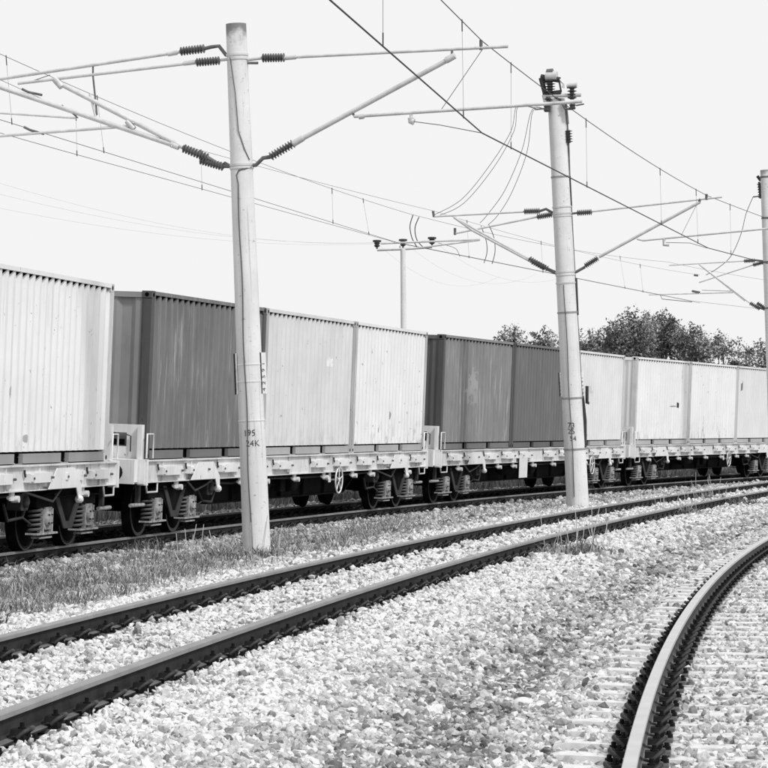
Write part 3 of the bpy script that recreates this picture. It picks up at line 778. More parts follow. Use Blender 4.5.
# placard on the third wagon; its brake wheels are elsewhere
W3 = wagons[2][0]
for ch in [o for o in bpy.data.objects if o.parent == W3 and o.name.startswith('brake_wheel')]: ch.location.x = 3.3
mb = MB(); mb.box(-2.62, -1.85, -1.335, -1.325, .50, 1.02); mb.box(-2.60, -1.87, -1.325, -1.24, .98, 1.0); pl = mb.build('placard', M['enamel'], W3)

c_white = dict(var=.05, thin=.3, thin_tone=.45, spots=.60, spot_tone=.25, streak=.28, streak_tone=.66, low=.35)
PM = [
 paint('paint_a', .80, 1.3, **c_white, blobs=((-1.42, .94, .07, .10, .45), (-1.36, 1.15, .015, .05, .5), (-.70, .34, .025, .05, .4))),
 paint('paint_b', .165, 2.1, var=.14, spots=.88, spot_tone=.40, streak=.6, streak_tone=.27, patch=.3, patch_tone=.11, thin=.8, thin_tone=.42),
 paint('paint_c', .68, 3.4, var=.08, spots=.64, spot_tone=.25, streak=.5, streak_tone=.52, blobs=((-.3, .70, .045, .17, .16), (1.3, 1.75, .2, .08, .8)), low=.35, thin=.3, thin_tone=.42),
 paint('paint_d', .80, 4.2, var=.05, spots=.56, spot_tone=.2, streak=.3, streak_tone=.62, low=.8, blobs=((0.1, .75, .02, .07, .3), (-.9, .45, .04, .05, .3)), thin=.25, thin_tone=.5),
 paint('paint_e', .235, 5.7, var=.12, spots=.92, spot_tone=.5, streak=.7, streak_tone=.34, patch=.4, patch_tone=.32, blobs=((-.5, 1.50, .36, .34, .36), (-.35, 1.2, .2, .2, .33)), thin=.8, thin_tone=.52),
 paint('paint_f', .15, 6.6, var=.10, spots=1.0, spot_tone=.3, streak=.5, streak_tone=.21, thin=.35, thin_tone=.32),
 paint('paint_g', .74, 7.9, var=.07, spots=.86, spot_tone=.3, streak=.3, streak_tone=.6, blobs=((-1.2, 1.45, .35, .22, .58), (-1.3, .3, .1, .05, .25)), thin=.2, thin_tone=.5),
 paint('paint_h', .82, 8.3, **{**c_white, 'low': .5}, blobs=((1.75, 1.22, .13, .07, .05), (1.25, 1.17, .35, .02, .3), (2.1, 2.1, .03, .2, .45))),
 paint('paint_i', .82, 9.1, **{**c_white, 'low': .7}, blobs=((-1.9, .6, .04, .3, .5), (-1.2, .5, .04, .3, .5))),
 paint('paint_j', .74, 10.4, var=.06, spots=.85, spot_tone=.3, streak=.35, streak_tone=.6, blobs=((-2.3, 1.9, .08, .14, .2),), thin=.2, thin_tone=.5),
 paint('paint_k', .8, 11.4, **c_white)]
PO = {}
def post_mat(k):
    if k not in PO: PO[k] = paint('post_paint_%d' % int(k * 100), k, 40 + k * 7, var=.15, spots=.55, spot_tone=.05, streak=.6, streak_tone=k * .5, thin=.5, thin_tone=.08, patch=.5, patch_tone=k * .55)
    return PO[k]
POST = [.62, .08, .40, .50, .08, .07, .62, .62, .62, .55, .6]
EM = {5: paint('paint_e_end', .10, 15.5, var=.1, spots=.95, spot_tone=.3, streak=.4, streak_tone=.16), 2: paint('paint_b_end', .25, 12.5, var=.12, spots=.93, spot_tone=.05, streak=.35, streak_tone=.25, patch=.3, patch_tone=.1), 3: paint('paint_c_end', .30, 13.3, var=.2, spots=.75, spot_tone=.06, streak=.5, streak_tone=.2, patch=.5, patch_tone=.14)}
RM = {k: paint('rail_paint_%d' % int(k * 100), k, 20 + k, var=.12, spots=.85, spot_tone=.07, streak=.3) for k in (.30, .16, .38, .11, .42)}
CLAB = {
 0: ('blank near-white container at the left edge with a small grey patch low on its side', 0, .30),
 1: ('dark grey container left of the numbered mast with its front end in view', 1, .16),
 2: ('light grey container right beside the numbered mast, streaked and with grey corner posts', 2, .38),
 3: ('white rust-speckled container just left of the gap before the second dark pair', 3, .38),
 4: ('mid-grey container with a faded pale blotch and light streaks', 4, .16),
 5: ('darkest plain grey container just left of the taller mast', 5, .11),
 6: ('pale container directly right of the taller mast with a faint grey smudge', 6, .38),
 7: ('white container with a small black scar on its upper right half, in the far row', 7, .42),
 8: ('white container between the black-scarred one and the slightly greyer one', 8, .42),
 9: ('slightly greyer white container at the right edge of the train', 9, .42),
 10: ('white container beyond the right edge, on the last wagon', 10, .42)}
ci = 0
for wi, (wg, c, rz) in enumerate(wagons):
    mt = Matrix.Translation(c) @ Matrix.Rotation(rz, 4, 'Z') @ Matrix.Rotation(math.atan(T1.cant), 4, 'X')
    for lx in (-6.09, 0, 6.09):
        if wi == 0 and lx < 6: continue
        if wi == 4 and lx > -6: continue
        p = mt @ Vector((lx - (.22 if wi == 0 else 0), 0, 1.227))
        lb, pi, rt = CLAB[ci]
        make_container(lb, PM[pi], RM[rt], 'shipping containers riding on the train', p, (math.atan(T1.cant), 0, rz), EM.get(pi + 1), post_mat(POST[pi]))
        ci += 1
# the left wagon's two other containers lie outside the frame but cast and block light beside it
for lx, pi in ((0, 8),):
    wg, c, rz = wagons[0]; mt = Matrix.Translation(c) @ Matrix.Rotation(rz, 4, 'Z') @ Matrix.Rotation(math.atan(T1.cant), 4, 'X')
    make_container('white container beyond the left edge behind the first one', PM[8], RM[.38], 'shipping containers riding on the train', mt @ Vector((lx, 0, 1.227)), (math.atan(T1.cant), 0, rz))

# ------------------------------------------------------------ masts and their cantilevers
def shed_prof(n, r0, r1):
    pr = [(0, r0 * .9)]
    for i in range(n):
        a = (i + .15) / n; pr += [(a, r0), (a + .30 / n, r1), (a + .42 / n, r1), (a + .62 / n, r0)]
    pr.append((1, r0 * .9)); return pr
def wrap_text(txt, size, radius, name, mat, parent, center, z):
    cu = bpy.data.curves.new('txt', 'FONT'); cu.body = txt; cu.size = size; cu.align_x = 'CENTER'; cu.resolution_u = 3
    to = bpy.data.objects.new('txt', cu); C.objects.link(to)
    me = bpy.data.meshes.new_from_object(to.evaluated_get(bpy.context.evaluated_depsgraph_get())); bpy.data.objects.remove(to)
    for v_ in me.vertices:
        v_.co.y += .004 * math.sin(v_.co.x * 70 + z * 9); v_.co.x += .003 * math.sin(v_.co.y * 90 + z)
        a = center + v_.co.x / radius; v_.co = Vector((math.sin(a) * (radius + .003), -math.cos(a) * (radius + .003), v_.co.y + z))
    me.materials.clear(); me.materials.append(mat); me.name = name
    o = bpy.data.objects.new(name, me); C.objects.link(o); o.parent = parent; return o
def flat_text(txt, size, name, mat, parent, loc, rot, xs=1.0):
    cu = bpy.data.curves.new('txt', 'FONT'); cu.body = txt; cu.size = size; cu.align_x = 'CENTER'; cu.align_y = 'CENTER'; cu.resolution_u = 3
    to = bpy.data.objects.new('txt', cu); C.objects.link(to)
    me = bpy.data.meshes.new_from_object(to.evaluated_get(bpy.context.evaluated_depsgraph_get())); bpy.data.objects.remove(to)
    me.materials.clear(); me.materials.append(mat); me.name = name
    o = bpy.data.objects.new(name, me); C.objects.link(o); o.parent = parent; o.location = loc; o.rotation_euler = rot; o.scale = (xs, 1, 1); return o

class Mast:
    """concrete mast: base pixel, top pixel, distance; helper q() turns a bracket point into the mast's own space"""
    def __init__(s, label, base, top, d, slope, wb, wt, mat, group):
        s.d, s.slope, s.bx = d, slope, base[0]
        pb, pt_ = P(base[0], base[1], d), P(top[0], top[1], d)
        s.root = empty('catenary_mast', pb); s.o = pb; tag(s.root, label, 'overhead line mast', group)
        ax = pt_ - pb; s.h = ax.length
        s.shaft = MB().lathe((0, 0, -.5), (0, 0, s.h), [(0, wb / 2)] + [(t, wb / 2 + (wt - wb) / 2 * t) for t in np.linspace(.05, 1, 12)], 40, mat).build('shaft', mat, s.root)
        s.shaft.rotation_euler = ax.to_track_quat('Z', 'Y').to_euler()
        # keep local x of the shaft pointing right in the picture
        z = ax.normalized(); x = Vector((1, 0, 0)); x = (x - z * x.dot(z)).normalized(); y = z.cross(x)
        s.R = Matrix((x, y, z)).transposed(); s.shaft.rotation_euler = s.R.to_euler()
        s.wb, s.wt = wb, wt
    def rad(s, h): return s.wb / 2 + (s.wt - s.wb) / 2 * h / s.h
    def hy(s, y):      # height along shaft for picture row y
        y0 = 384 - (s.o.z - CH) / s.d * 2700
        return None
    def q(s, x, y, dd=0.0):
        return P(x, y, s.d - (x - s.axis_x(y)) * s.slope + dd) - s.o
    def axis_x(s, y): return s.bx + (s.tx - s.bx) * (s.by - y) / (s.by - s.ty)
    def band(s, y, hgt=.05, mat=None, name='clamp_band', thick=.012, parent=None):
        h = (s.by - y) / (s.by - s.ty) * s.h; r = s.rad(h) + thick
        mb = MB(); n = 40; vs = []
        mb.lathe((0, 0, h - hgt / 2), (0, 0, h + hgt / 2), [(0, r), (1, r)], n, mat)
        o = mb.build(name, mat, s.root); o.rotation_euler = s.R.to_euler(); return o
def mk_mast(label, base, top, d, slope, wb, wt, mat, group='concrete masts carrying the overhead line'):
    m_ = Mast.__new__(Mast); m_.tx, m_.ty, m_.by = top[0], top[1], base[1]
    Mast.__init__(m_, label, base, top, d, slope, wb, wt, mat, group); return m_

def cantilever(ms, tubes, insul, extra=(), name='cantilever'):
    """tubes: (points, radius, material); insul: (p, q, sheds, radius); all in picture coordinates"""
    mb = MB()
    for pts, r, mt in tubes: mb.tube([ms.q(*p) for p in pts], r, 8, mt)
    o = mb.build(name, M['galv'], ms.root)
    for p, q_, n, r in insul:
        b = MB(); b.lathe(ms.q(*p), ms.q(*q_), shed_prof(n, r * .5, r), 14, M['insul_b'], False); b.build('insulator', M['insul_b'], o)
    for pts, r, mt, nm in extra:
        b = MB(); b.tube([ms.q(*p) for p in pts], r, 7, mt); b.build(nm, mt, o)
    return o

# --- mast 1 (numbered 195 / 24K)
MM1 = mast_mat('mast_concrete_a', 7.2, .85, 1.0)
m1 = mk_mast('near concrete mast painted 195 24K with three insulated arms', (257, 556), (236, 24), 36.5, .0037, .385, .275, MM1)
for y in (55, 59): m1.band(y, .03, M['galv'])
for y in (165, 168): m1.band(y, .03, M['galv'])
m1.band(364.5, .012, M['enamel'], 'strap', .004); m1.band(381.5, .012, M['enamel'], 'strap', .004); m1.band(420.5, .012, M['enamel'], 'strap', .004)
# three arms
g_, dk = M['galv'], M['galv_dk']
cantilever(m1, [([(286, 57.5), (508, 46.5)], .021, g_), ([(296, 142), (453, 57)], .034, g_), ([(354, 116.5), (582, 101.5)], .022, g_),
                ([(245, 60), (262, 58)], .022, g_), ([(247, 166), (256, 165), (263, 158), (270, 157)], .028, dk), ([(452, 58), (452, 50)], .016, dk),
                ([(352, 112), (355, 117)], .016, dk), ([(411, 114), (411, 118)], .02, g_), ([(245, 63), (258, 63)], .018, dk), ([(481, 40), (481, 50)], .022, dk),
                ([(284, 58), (296, 57)], .032, g_), ([(293, 144), (303, 138)], .045, g_), ([(446, 60.5), (455, 55.5)], .045, g_), ([(359, 117), (364, 116.3)], .034, g_)],
           [((262, 58), (285, 57.5), 9, .062), ((270, 157), (294, 143), 9, .062)],
           [([(411, 118), (411, 121), (414, 122)], .045, g_, 'steady_arm_mount'), ([(413, 121.5), (440, 125), (482, 133)], .006, M['wire_far'], 'steady_arm'),
            ([(482, 50), (441, 110)], .005, M['wire_far'], 'stay_wire')])
cantilever(m1, [([(180, 52), (0, 79), (-60, 88)], .023, g_), ([(183, 147), (57, 82)], .034, g_), ([(130, 126), (0, 136), (-60, 141)], .021, g_),
                ([(205, 48.5), (211, 47), (219, 46), (226, 55), (232, 56)], .026, dk), ([(208, 158), (216, 163), (224, 166), (232, 166)], .03, dk), ([(93, 66), (93, 76), (97, 115)], .013, dk),
                ([(168, 54), (177, 52.5)], .034, g_), ([(55, 79), (62, 87)], .05, g_), ([(127, 121), (134, 129)], .04, g_), ([(90, 94), (96, 118)], .018, g_)],
           [((180, 51.5), (205, 48.5), 9, .062), ((183, 148), (208, 158), 9, .062)])
cantilever(m1, [([(196, 62.5), (18, 83.5)], .021, g_), ([(176, 146), (0, 87), (-70, 63)], .034, g_), ([(75, 118), (0, 113), (-60, 110)], .015, g_),
                ([(221, 60), (232, 59)], .02, g_), ([(224, 163), (233, 168)], .026, dk), ([(184, 63.5), (196, 62)], .032, g_), ([(171, 144), (179, 147)], .045, g_),
                ([(25, 83.5), (50, 75)], .006, dk)],
           [((196, 62.5), (220, 60.5), 9, .06), ((200, 160), (224, 167), 9, .06)],
           [([(22, 89), (28, 92), (42, 95)], .018, M['galv_dk'], 'wire_clamp'), ([(24, 127), (30, 130), (44, 134)], .018, M['galv_dk'], 'wire_clamp'),
            ([(62, 105), (78, 118)], .008, M['wire'], 'wire_link')])
# earth cable down the shaft: runs in front of it
def on_shaft(ms, y, ang, extra=.012):
    h = (ms.by - y) / (ms.by - ms.ty) * ms.h; r = ms.rad(h) + extra
    return ms.R @ Vector((math.sin(ang) * r, -math.cos(ang) * r, h))
mb = MB(); mb.tube([on_shaft(m1, 58, -.65), on_shaft(m1, 95, -.25), on_shaft(m1, 132, -.1), on_shaft(m1, 150, .35), on_shaft(m1, 161, .8)], .006, 6); mb.build('earth_cable', M['conc_cable'], m1.root)
mb = MB(); pts = [on_shaft(m1, 168, 1.0), on_shaft(m1, 169.5, .35), on_shaft(m1, 171, -.2), on_shaft(m1, 176, -.42)] + [on_shaft(m1, y, -.30 + .05 * math.sin(y * .05)) for y in np.linspace(185, 552, 30)]
mb.tube(pts, .0085, 6); mb.build('earth_cable', M['conc_cable'], m1.root)
def hgt(ms, y): return (ms.by - y) / (ms.by - ms.ty) * ms.h
e = empty('painted_number', (0, 0, 0), m1.R.to_euler(), m1.root)
wrap_text('195', .118, m1.rad(1.6), 'digits', M['digit'], e, -.17, hgt(m1, 435.5))
wrap_text('24K', .118, m1.rad(1.5), 'digits', M['digit'], e, .06, hgt(m1, 446))
def plate(ms, x0, x1, y0, y1, txt, dx):
    """two number plates strapped on either flank, turned to face along the line"""
    for sgn in (-1, 1):
        h0, h1 = hgt(ms, y1), hgt(ms, y0); hm = (h0 + h1) / 2; r = ms.rad(hm)
        eo = empty('number_plate', ms.R @ Vector((sgn * (r + .005), 0, hm)), (0, 0, 0), ms.root)
        eo.rotation_euler = (ms.R @ Matrix.Rotation(R(58) if sgn > 0 else R(-84), 3, 'Z')).to_euler()
        b = MB(); H = (h1 - h0) / 2; b.box(-.07, .07, -.008, .008, -H, H); b.build('plate', M['enamel'], eo)
        b = MB(); b.box(-.085, -.071, -.03, .05, -H, H, M['dark_part']) ; b.build('edge_strip', M['dark_part'], eo)  # dark strip along one long edge of the plate
        n = len(txt)
        for i, ch in enumerate(txt):
            flat_text(ch, .10, 'digit', M['digit'], eo, (0, -.011, H * .45 - i * (H * 1.25 / (n - 1))), (math.pi / 2, R(-90), 0))
plate(m1, 0, 0, 353, 394, '19524', 0)

# --- mast 2 (switch on top)
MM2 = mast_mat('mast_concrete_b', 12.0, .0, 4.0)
m2 = mk_mast('taller middle mast with a dark switch and insulators on its top', (577.5, 499), (556.4, 99), 60.0, .0068, .50, .385, MM2)
for y in (207, 213.5, 216, 272, 275, 283): m2.band(y, .035, M['galv'])
for y in (177, 312.5, 398, 449): m2.band(y, .035, M['band'])
cantilever(m2, [([(592, 211.5), (722, 197)], .021, g_), ([(599, 257), (700, 202)], .034, g_), ([(637, 239), (643, 240.5), (800, 225.5)], .021, g_),
                ([(568, 214), (577, 213)], .024, dk), ([(568, 274), (576, 272), (585, 267)], .032, dk), ([(664, 239), (664, 245), (669, 245)], .035, g_), ([(699, 203), (700, 199)], .03, dk), ([(706.5, 194), (706.5, 200)], .03, dk),
                ([(700, 198), (681, 236)], .005, M['wire_far'])],
           [((577, 213), (592, 212), 8, .07), ((585, 266), (598, 258), 8, .07)],
           [([(666, 242.5), (690, 243), (707, 248)], .007, M['wire_far'], 'steady_arm')])
cantilever(m2, [([(524, 211.8), (434, 216.5)], .021, g_), ([(532, 262), (472, 230), (454, 217)], .030, g_), ([(540, 211), (546, 209), (553, 213), (560, 215)], .03, dk), ([(548, 269), (555, 272), (562, 273)], .032, dk),
                ([(480, 239.5), (381, 243.5)], .022, g_)],
           [((524, 211.5), (540, 211), 8, .07), ((532, 261.5), (548, 269), 8, .07)],
           [([(433, 211), (434, 217)], .03, dk, 'wire_clamp')])
cantilever(m2, [([(537, 217), (455, 233.5)], .021, g_), ([(529, 259), (455, 218)], .028, g_), ([(480, 240), (418, 248)], .02, g_), ([(552, 214), (562, 214)], .026, g_), ([(546, 269), (560, 275)], .03, dk)],
           [((537, 217), (552, 214.5), 8, .07), ((529, 258.5), (545, 268), 8, .07)],
           [([(455, 228), (455, 235)], .03, dk, 'wire_clamp')])
qs = lambda x, y: m2.q(x, y, -.22)
# switch on the mast head
sw = MB(); sw.tube([qs(*p) for p in ((543, 82), (559, 80), (561, 91), (545, 93), (543, 82))], .035, 6, M['dark_part'])
sw.tube([qs(*p) for p in ((541, 77), (560, 80))], .07, 6, M['dark_part']); sw.tube([qs(*p) for p in ((541, 78), (545, 93))], .06, 6, M['dark_part'])
sw.tube([qs(*p) for p in ((543, 94), (561, 93))], .05, 6, M['dark_part']); sw.tube([qs(546, 76), qs(557, 76)], .11, 10, M['galv']); sw.tube([qs(547, 72.5), qs(553, 72)], .08, 10, M['galv_dk'])
sw.tube([qs(559, 79), qs(564, 84), qs(563, 88)], .03, 6, M['galv']); sw.tube([qs(544, 95), qs(546, 103)], .05, 8, M['galv'])
sw.tube([qs(552, 96), qs(561, 100)], .02, 6, M['dark_part'])
swo = sw.build('switch', M['dark_part'], m2.root)
MB().lathe(qs(550, 93), qs(550, 80), shed_prof(5, .06, .12), 14, M['insul'], False).build('insulator', None, swo)
MB().lathe(qs(572, 99.5), qs(572, 86), shed_prof(4, .05, .105), 14, M['insul'], False).build('insulator', None, swo)
MB().lathe(qs(548, 101), qs(548, 97), shed_prof(1, .05, .09), 14, M['insul'], False).build('insulator', None, swo)
MB().lathe(qs(547, 112), qs(547, 104.5), shed_prof(2, .06, .075), 14, M['insul'], False).build('insulator', None, swo)
MB().lathe(qs(572.5, 109.5), qs(572.5, 103.5), shed_prof(2, .06, .075), 14, M['insul'], False).build('insulator', None, swo)
MB().tube([qs(567, 86), qs(577, 85)], .06, 8, M['galv']).build('bracket', None, swo)
MB().tube([qs(562, 103), qs(565, 109), qs(572, 109)], .025, 8, M['galv_dk']).build('bracket', None, swo)
MB().tube([qs(535, 109.5), qs(546, 108.5)], .018, 6, M['galv_dk']).build('bracket', None, swo)
MB().tube([qs(576, 105.5), qs(584, 104)], .018, 6, M['galv_dk']).build('bracket', None, swo)
MB().tube([qs(543, 96), qs(581, 95)], .045, 6, M['galv']).build('crossarm', None, swo)
# operating rod with its insulator
rd = MB(); rd.tube([m2.q(565.5, 104), m2.q(567.5, 124)], .036, 8, M['galv_dk']); rd.tube([m2.q(567.5, 124), m2.q(567.8, 130)], .015, 6, M['dark_part']); rd.tube([m2.q(568.5, 143), m2.q(569.5, 176), m2.q(571, 205), m2.q(574, 262), m2.q(578, 330), m2.q(580.5, 372)], .022, 8, M['galv_dk'])
rd.tube([m2.q(569.5, 176), m2.q(571, 206)], .03, 8, M['dark_part']); rd.tube([m2.q(575.5, 278), m2.q(577, 315)], .04, 8, M['dark_part']); rd.tube([m2.q(582.5, 398), m2.q(585, 420), m2.q(585, 447)], .04, 8, M['dark_part'])
rod = rd.build('operating_rod', M['galv_dk'], m2.root)
MB().lathe(m2.q(567.8, 130), m2.q(568.5, 143), shed_prof(5, .05, .10), 14, M['insul'], False).build('insulator', None, rod)
hd = MB(); hd.tube([m2.q(587, 386), m2.q(587, 403), m2.q(589, 403)], .036, 8, M['dark_part']); hd.tube([m2.q(572, 397), m2.q(584, 397)], .03, 8, M['galv_dk']); hd.tube([m2.q(573, 449), m2.q(585, 446)], .06, 8, M['galv_dk']); hd.build('lever', None, m2.root)
mb = MB(); mb.tube([on_shaft(m2, y, -.30 + .04 * math.sin(y * .06)) for y in np.linspace(285, 496, 24)], .009, 6); mb.build('earth_cable', M['conc_cable'], m2.root)
e = empty('painted_number', (0, 0, 0), m2.R.to_euler(), m2.root)
wrap_text('73', .17, m2.rad(1.5), 'digits', M['digit'], e, -.30, hgt(m2, 427.5)); wrap_text('25', .17, m2.rad(1.4), 'digits', M['digit'], e, -.32, hgt(m2, 433.5)); wrap_text('54', .15, m2.rad(1.3), 'digits', M['digit'], e, -.18, hgt(m2, 440.5))
plate(m2, 0, 0, 372, 396, '19525', 0)

# --- mast 3 at the right edge
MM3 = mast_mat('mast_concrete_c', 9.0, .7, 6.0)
m3 = mk_mast('farthest concrete mast cut by the right edge of the picture', (777, 465), (766.5, 170), 82.0, .010, .46, .38, MM3)
for y in (177, 262, 308, 218): m3.band(y, .05, dk)
cantilever(m3, [([(744, 261), (669, 265.3)], .02, g_), ([(750, 303), (700, 265)], .026, g_), ([(733, 292.5), (649, 294.8)], .02, g_), ([(754, 260), (770, 262)], .03, dk), ([(755, 306), (768, 311), (772, 311)], .03, dk)],
           [((744, 261), (755, 260.5), 7, .07), ((750, 303), (760, 309), 7, .07)],
           [([(660, 294), (662, 299), (692, 302)], .012, M['wire_far'], 'steady_arm')])
cantilever(m3, [([(753, 265), (699, 282.5)], .02, g_), ([(745, 301), (699, 264.5)], .02, g_), ([(731, 291), (702, 290)], .018, g_), ([(763, 263), (772, 262)], .03, dk)],
           [((753, 265), (763, 262.5), 7, .07), ((757, 303), (768, 310), 7, .07)],
           [([(694, 275), (698, 275.5)], .035, dk, 'wire_clamp'), ([(692, 291), (700, 292.5)], .035, dk, 'wire_clamp')])
cantilever(m3, [([(776, 262), (880, 250)], .02, g_), ([(780, 300), (850, 253)], .034, g_), ([(790, 292), (900, 286)], .02, g_)], [((772, 262), (784, 261), 7, .07)])
sw = MB(); sw.tube([m3.q(757.5, 176), m3.q(760, 180), m3.q(765, 178)], .05, 8, M['dark_part']); sw.tube([m3.q(759, 182), m3.q(761, 198)], .035, 8, M['dark_part']); sw.tube([m3.q(753, 197), m3.q(761, 196)], .02, 6, M['dark_part'])
swo = sw.build('bracket', None, m3.root)
MB().lathe(m3.q(759.5, 183), m3.q(761, 198.5), shed_prof(6, .05, .085), 12, M['insul'], False).build('insulator', None, swo)

# --- overhead lines
def wire_pts(a, b, sag, n=14):
    a, b = Vector(a), Vector(b); return [a.lerp(b, i / n) - Vector((0, 0, sag * 4 * (i / n) * (1 - i / n))) for i in range(n + 1)]
def chain(spans):
    pts = []
    for (a, b, sag) in spans:
        q_ = wire_pts(a, b, sag); pts += q_ if not pts else q_[1:]
    return pts
def on_line(pts, x):
    """3D point of a polyline where it crosses picture column x"""
    best = None
    for a, b in zip(pts[:-1], pts[1:]):
        def px(p):
            d = p.y * math.cos(PITCH) + (p.z - CH) * math.sin(PITCH); return 384 + 2700 * p.x / d
        if a.y < 5 or b.y < 5: continue
        xa, xb = px(a), px(b)
        if min(xa, xb) <= x <= max(xa, xb):
            # perspective-correct search
            lo, hi = 0.0, 1.0
            for _ in range(30):
                mid = (lo + hi) / 2
                if (px(a.lerp(b, mid)) < x) == (xa < xb): lo = mid
                else: hi = mid
            return a.lerp(b, lo)
    return None
def line_set(label, mes, con, drops, rm=.006, rc=.008, mat=None, group='overhead contact lines'):
    root = empty('overhead_line', mes[len(mes) // 2]); o = root.location
    tag(root, label, 'overhead line', group)
    MB().tube([p - o for p in mes], rm, 6, mat or M['wire']).build('messenger_wire', None, root)
    MB().tube([p - o for p in con], rc, 6, mat or M['wire']).build('contact_wire', None, root)
    for x, x2 in drops:
        a, b = on_line(mes, x), on_line(con, x2)
        if a is None or b is None: continue
        L = (a - b).length; u = (b - a).normalized(); mb = MB()
        mb.tube([a - o, b - o], .0024, 5, M['wire_far'])
        k = .0006 * a.y
        mb.tube([a - o + Vector((0, 0, .02)), a + u * .13 - o], .007 + k * .05, 6, M['conc_cable']); mb.tube([b - u * .08 - o, b - o - Vector((0, 0, .02))], .007 + k * .05, 6, M['conc_cable'])
        mb.build('dropper', None, root)
    return root
a = P(482, 41, 35.7); b_ = P(441, 0, 31.5); back = a + (b_ - a) * 3.2
mes2 = chain([(back, a, 0), (a, P(707, 195.5, 59), .13), (P(707, 195.5, 59), P(880, 252, 82), .1)])
a = P(482, 133, 35.7); b_ = P(330, 0, 24.5); back = a + (b_ - a) * 1.7
con2 = chain([(back, a, 0), (a, P(708, 248, 59), 0), (P(708, 248, 59), P(885, 294, 82), 0)])
line_set('thick dark contact line crossing the sky above the middle track', mes2, con2, [(462, 463.5), (511, 511), (586, 587), (660, 661.5), (696, 698), (730, 731)], rm=.0065, rc=.0095)
# the hanger that comes down from above the frame on to the contact wire
hp = on_line(con2, 383)
if hp is not None:
    mb = MB(); mb.tube([hp + Vector((0, 0, 1.15)), hp], .003, 5, M['wire_far']); mb.tube([hp + Vector((0, 0, .14)), hp], .008, 6, M['dark_part']); tag(mb.build('wire_hanger', None), 'thin hanger dropping from above the frame on to the thick contact wire', 'wire hanger')
mes1 = chain([(P(-70, 22, 37.2), P(410, 214, 61.3), .17), (P(410, 214, 61.3), P(668, 262, 83.5), .15), (P(668, 262, 83.5), P(900, 292, 106), .2)])
con1 = chain([(P(-70, 98, 37.2), P(397, 242.5, 61.0), 0), (P(397, 242.5, 61.0), P(692, 301, 83.5), 0), (P(692, 301, 83.5), P(900, 325, 106), 0)])
line_set('thin line over the train whose hangers show left and right of the near mast', mes1, con1, [(6, 12), (97, 104), (332, 333), (363, 369), (620, 625)], rm=.0042, rc=.005, mat=M['wire_mid'])
mes1b = chain([(P(-70, 48, 37.9), P(78, 115, 42.0), 0), (P(78, 115, 42.0), P(434, 211, 61.8), .05), (P(434, 211, 61.8), P(700, 275, 84), .15)])
con1b = chain([(P(-70, 113, 37.9), P(60, 150, 40.8), 0), (P(60, 150, 40.8), P(400, 243.5, 61.6), .0), (P(400, 243.5, 61.6), P(700, 303, 84), 0)])
line_set('second thin line over the train running just below the first', mes1b, con1b, [(201, 202), (76, 77), (467, 469), (541, 543), (640, 643)], rm=.0036, rc=.0045, mat=M['wire_mid'])
def cable(name, label, pts, d, r, group, cat='cable'):
    """hanging cable through picture points, smoothed"""
    P3 = [P(x, y, dd) for (x, y), dd in zip(pts, d)]; out = []
    n = len(P3)
    for i in range(n - 1):
        p0, p1, p2, p3 = P3[max(i - 1, 0)], P3[i], P3[i + 1], P3[min(i + 2, n - 1)]
        for k in range(6):
            t = k / 6; out.append(.5 * ((2 * p1) + (p2 - p0) * t + (2 * p0 - 5 * p1 + 4 * p2 - p3) * t * t + (3 * p1 - p0 - 3 * p2 + p3) * t ** 3))
    out.append(P3[-1]); mb = MB(); mb.tube(out, r, 6, M['wire'])
    return tag(mb.build(name, None), label, cat, group)
GJ = 'feeder and jumper cables beside the taller mast'
cable('feeder_cable', 'outer feeder cable hanging in the widest curve left of the taller mast', [(535, 108), (517, 106), (511, 131), (490, 165), (462, 199), (434, 215)], np.linspace(60.2, 61.7, 6), .006, GJ)
cable('feeder_cable', 'feeder cable hanging close inside the outermost curve left of the taller mast', [(535, 108.5), (518, 107), (514, 131), (494, 167), (464, 203), (438, 216)], np.linspace(60.3, 61.8, 6), .006, GJ)
cable('feeder_cable', 'left one of the two steep feeder cables nearer the taller mast', [(546, 109.5), (532, 110), (522, 150), (505, 190), (488, 214), (480, 223)], np.linspace(60.2, 61.3, 6), .006, GJ)
cable('feeder_cable', 'right one of the two steep feeder cables nearest the taller mast', [(546, 110), (533, 111), (527, 152), (512, 192), (498, 215), (488, 225)], np.linspace(60.2, 61.3, 6), .006, GJ)
cable('jumper_cable', 'dark looped jumper left of its twin beside the far small pole', [(413, 215), (410, 226), (412, 238), (417, 247)], [61.4] * 4, .012, GJ)
cable('jumper_cable', 'dark looped jumper right of its twin beside the far small pole', [(419, 217), (415, 228), (417, 240), (424, 248)], [61.5] * 4, .012, GJ)
cable('jumper_cable', 'curved jumper dropping from the left arm of the taller mast, nearer the small pole', [(481, 226), (486, 240), (487, 252), (484, 263)], [61.3] * 4, .009, GJ)
cable('jumper_cable', 'curved jumper dropping from the left arm of the taller mast, nearer the mast', [(489, 225), (494, 238), (495, 252), (492, 264)], [61.3] * 4, .009, GJ)
cable('jumper_cable', 'thin arched jumper over the crossarm of the small pole', [(438, 243), (446, 245), (456, 249), (460, 257)], [61.6] * 4, .006, GJ)
cable('feeder_cable', 'cable falling from the farthest mast in a long curve to the line', [(753, 197), (746, 214), (741, 234), (731, 256), (718, 268), (706, 275)], np.linspace(82, 84, 6), .010, GJ)

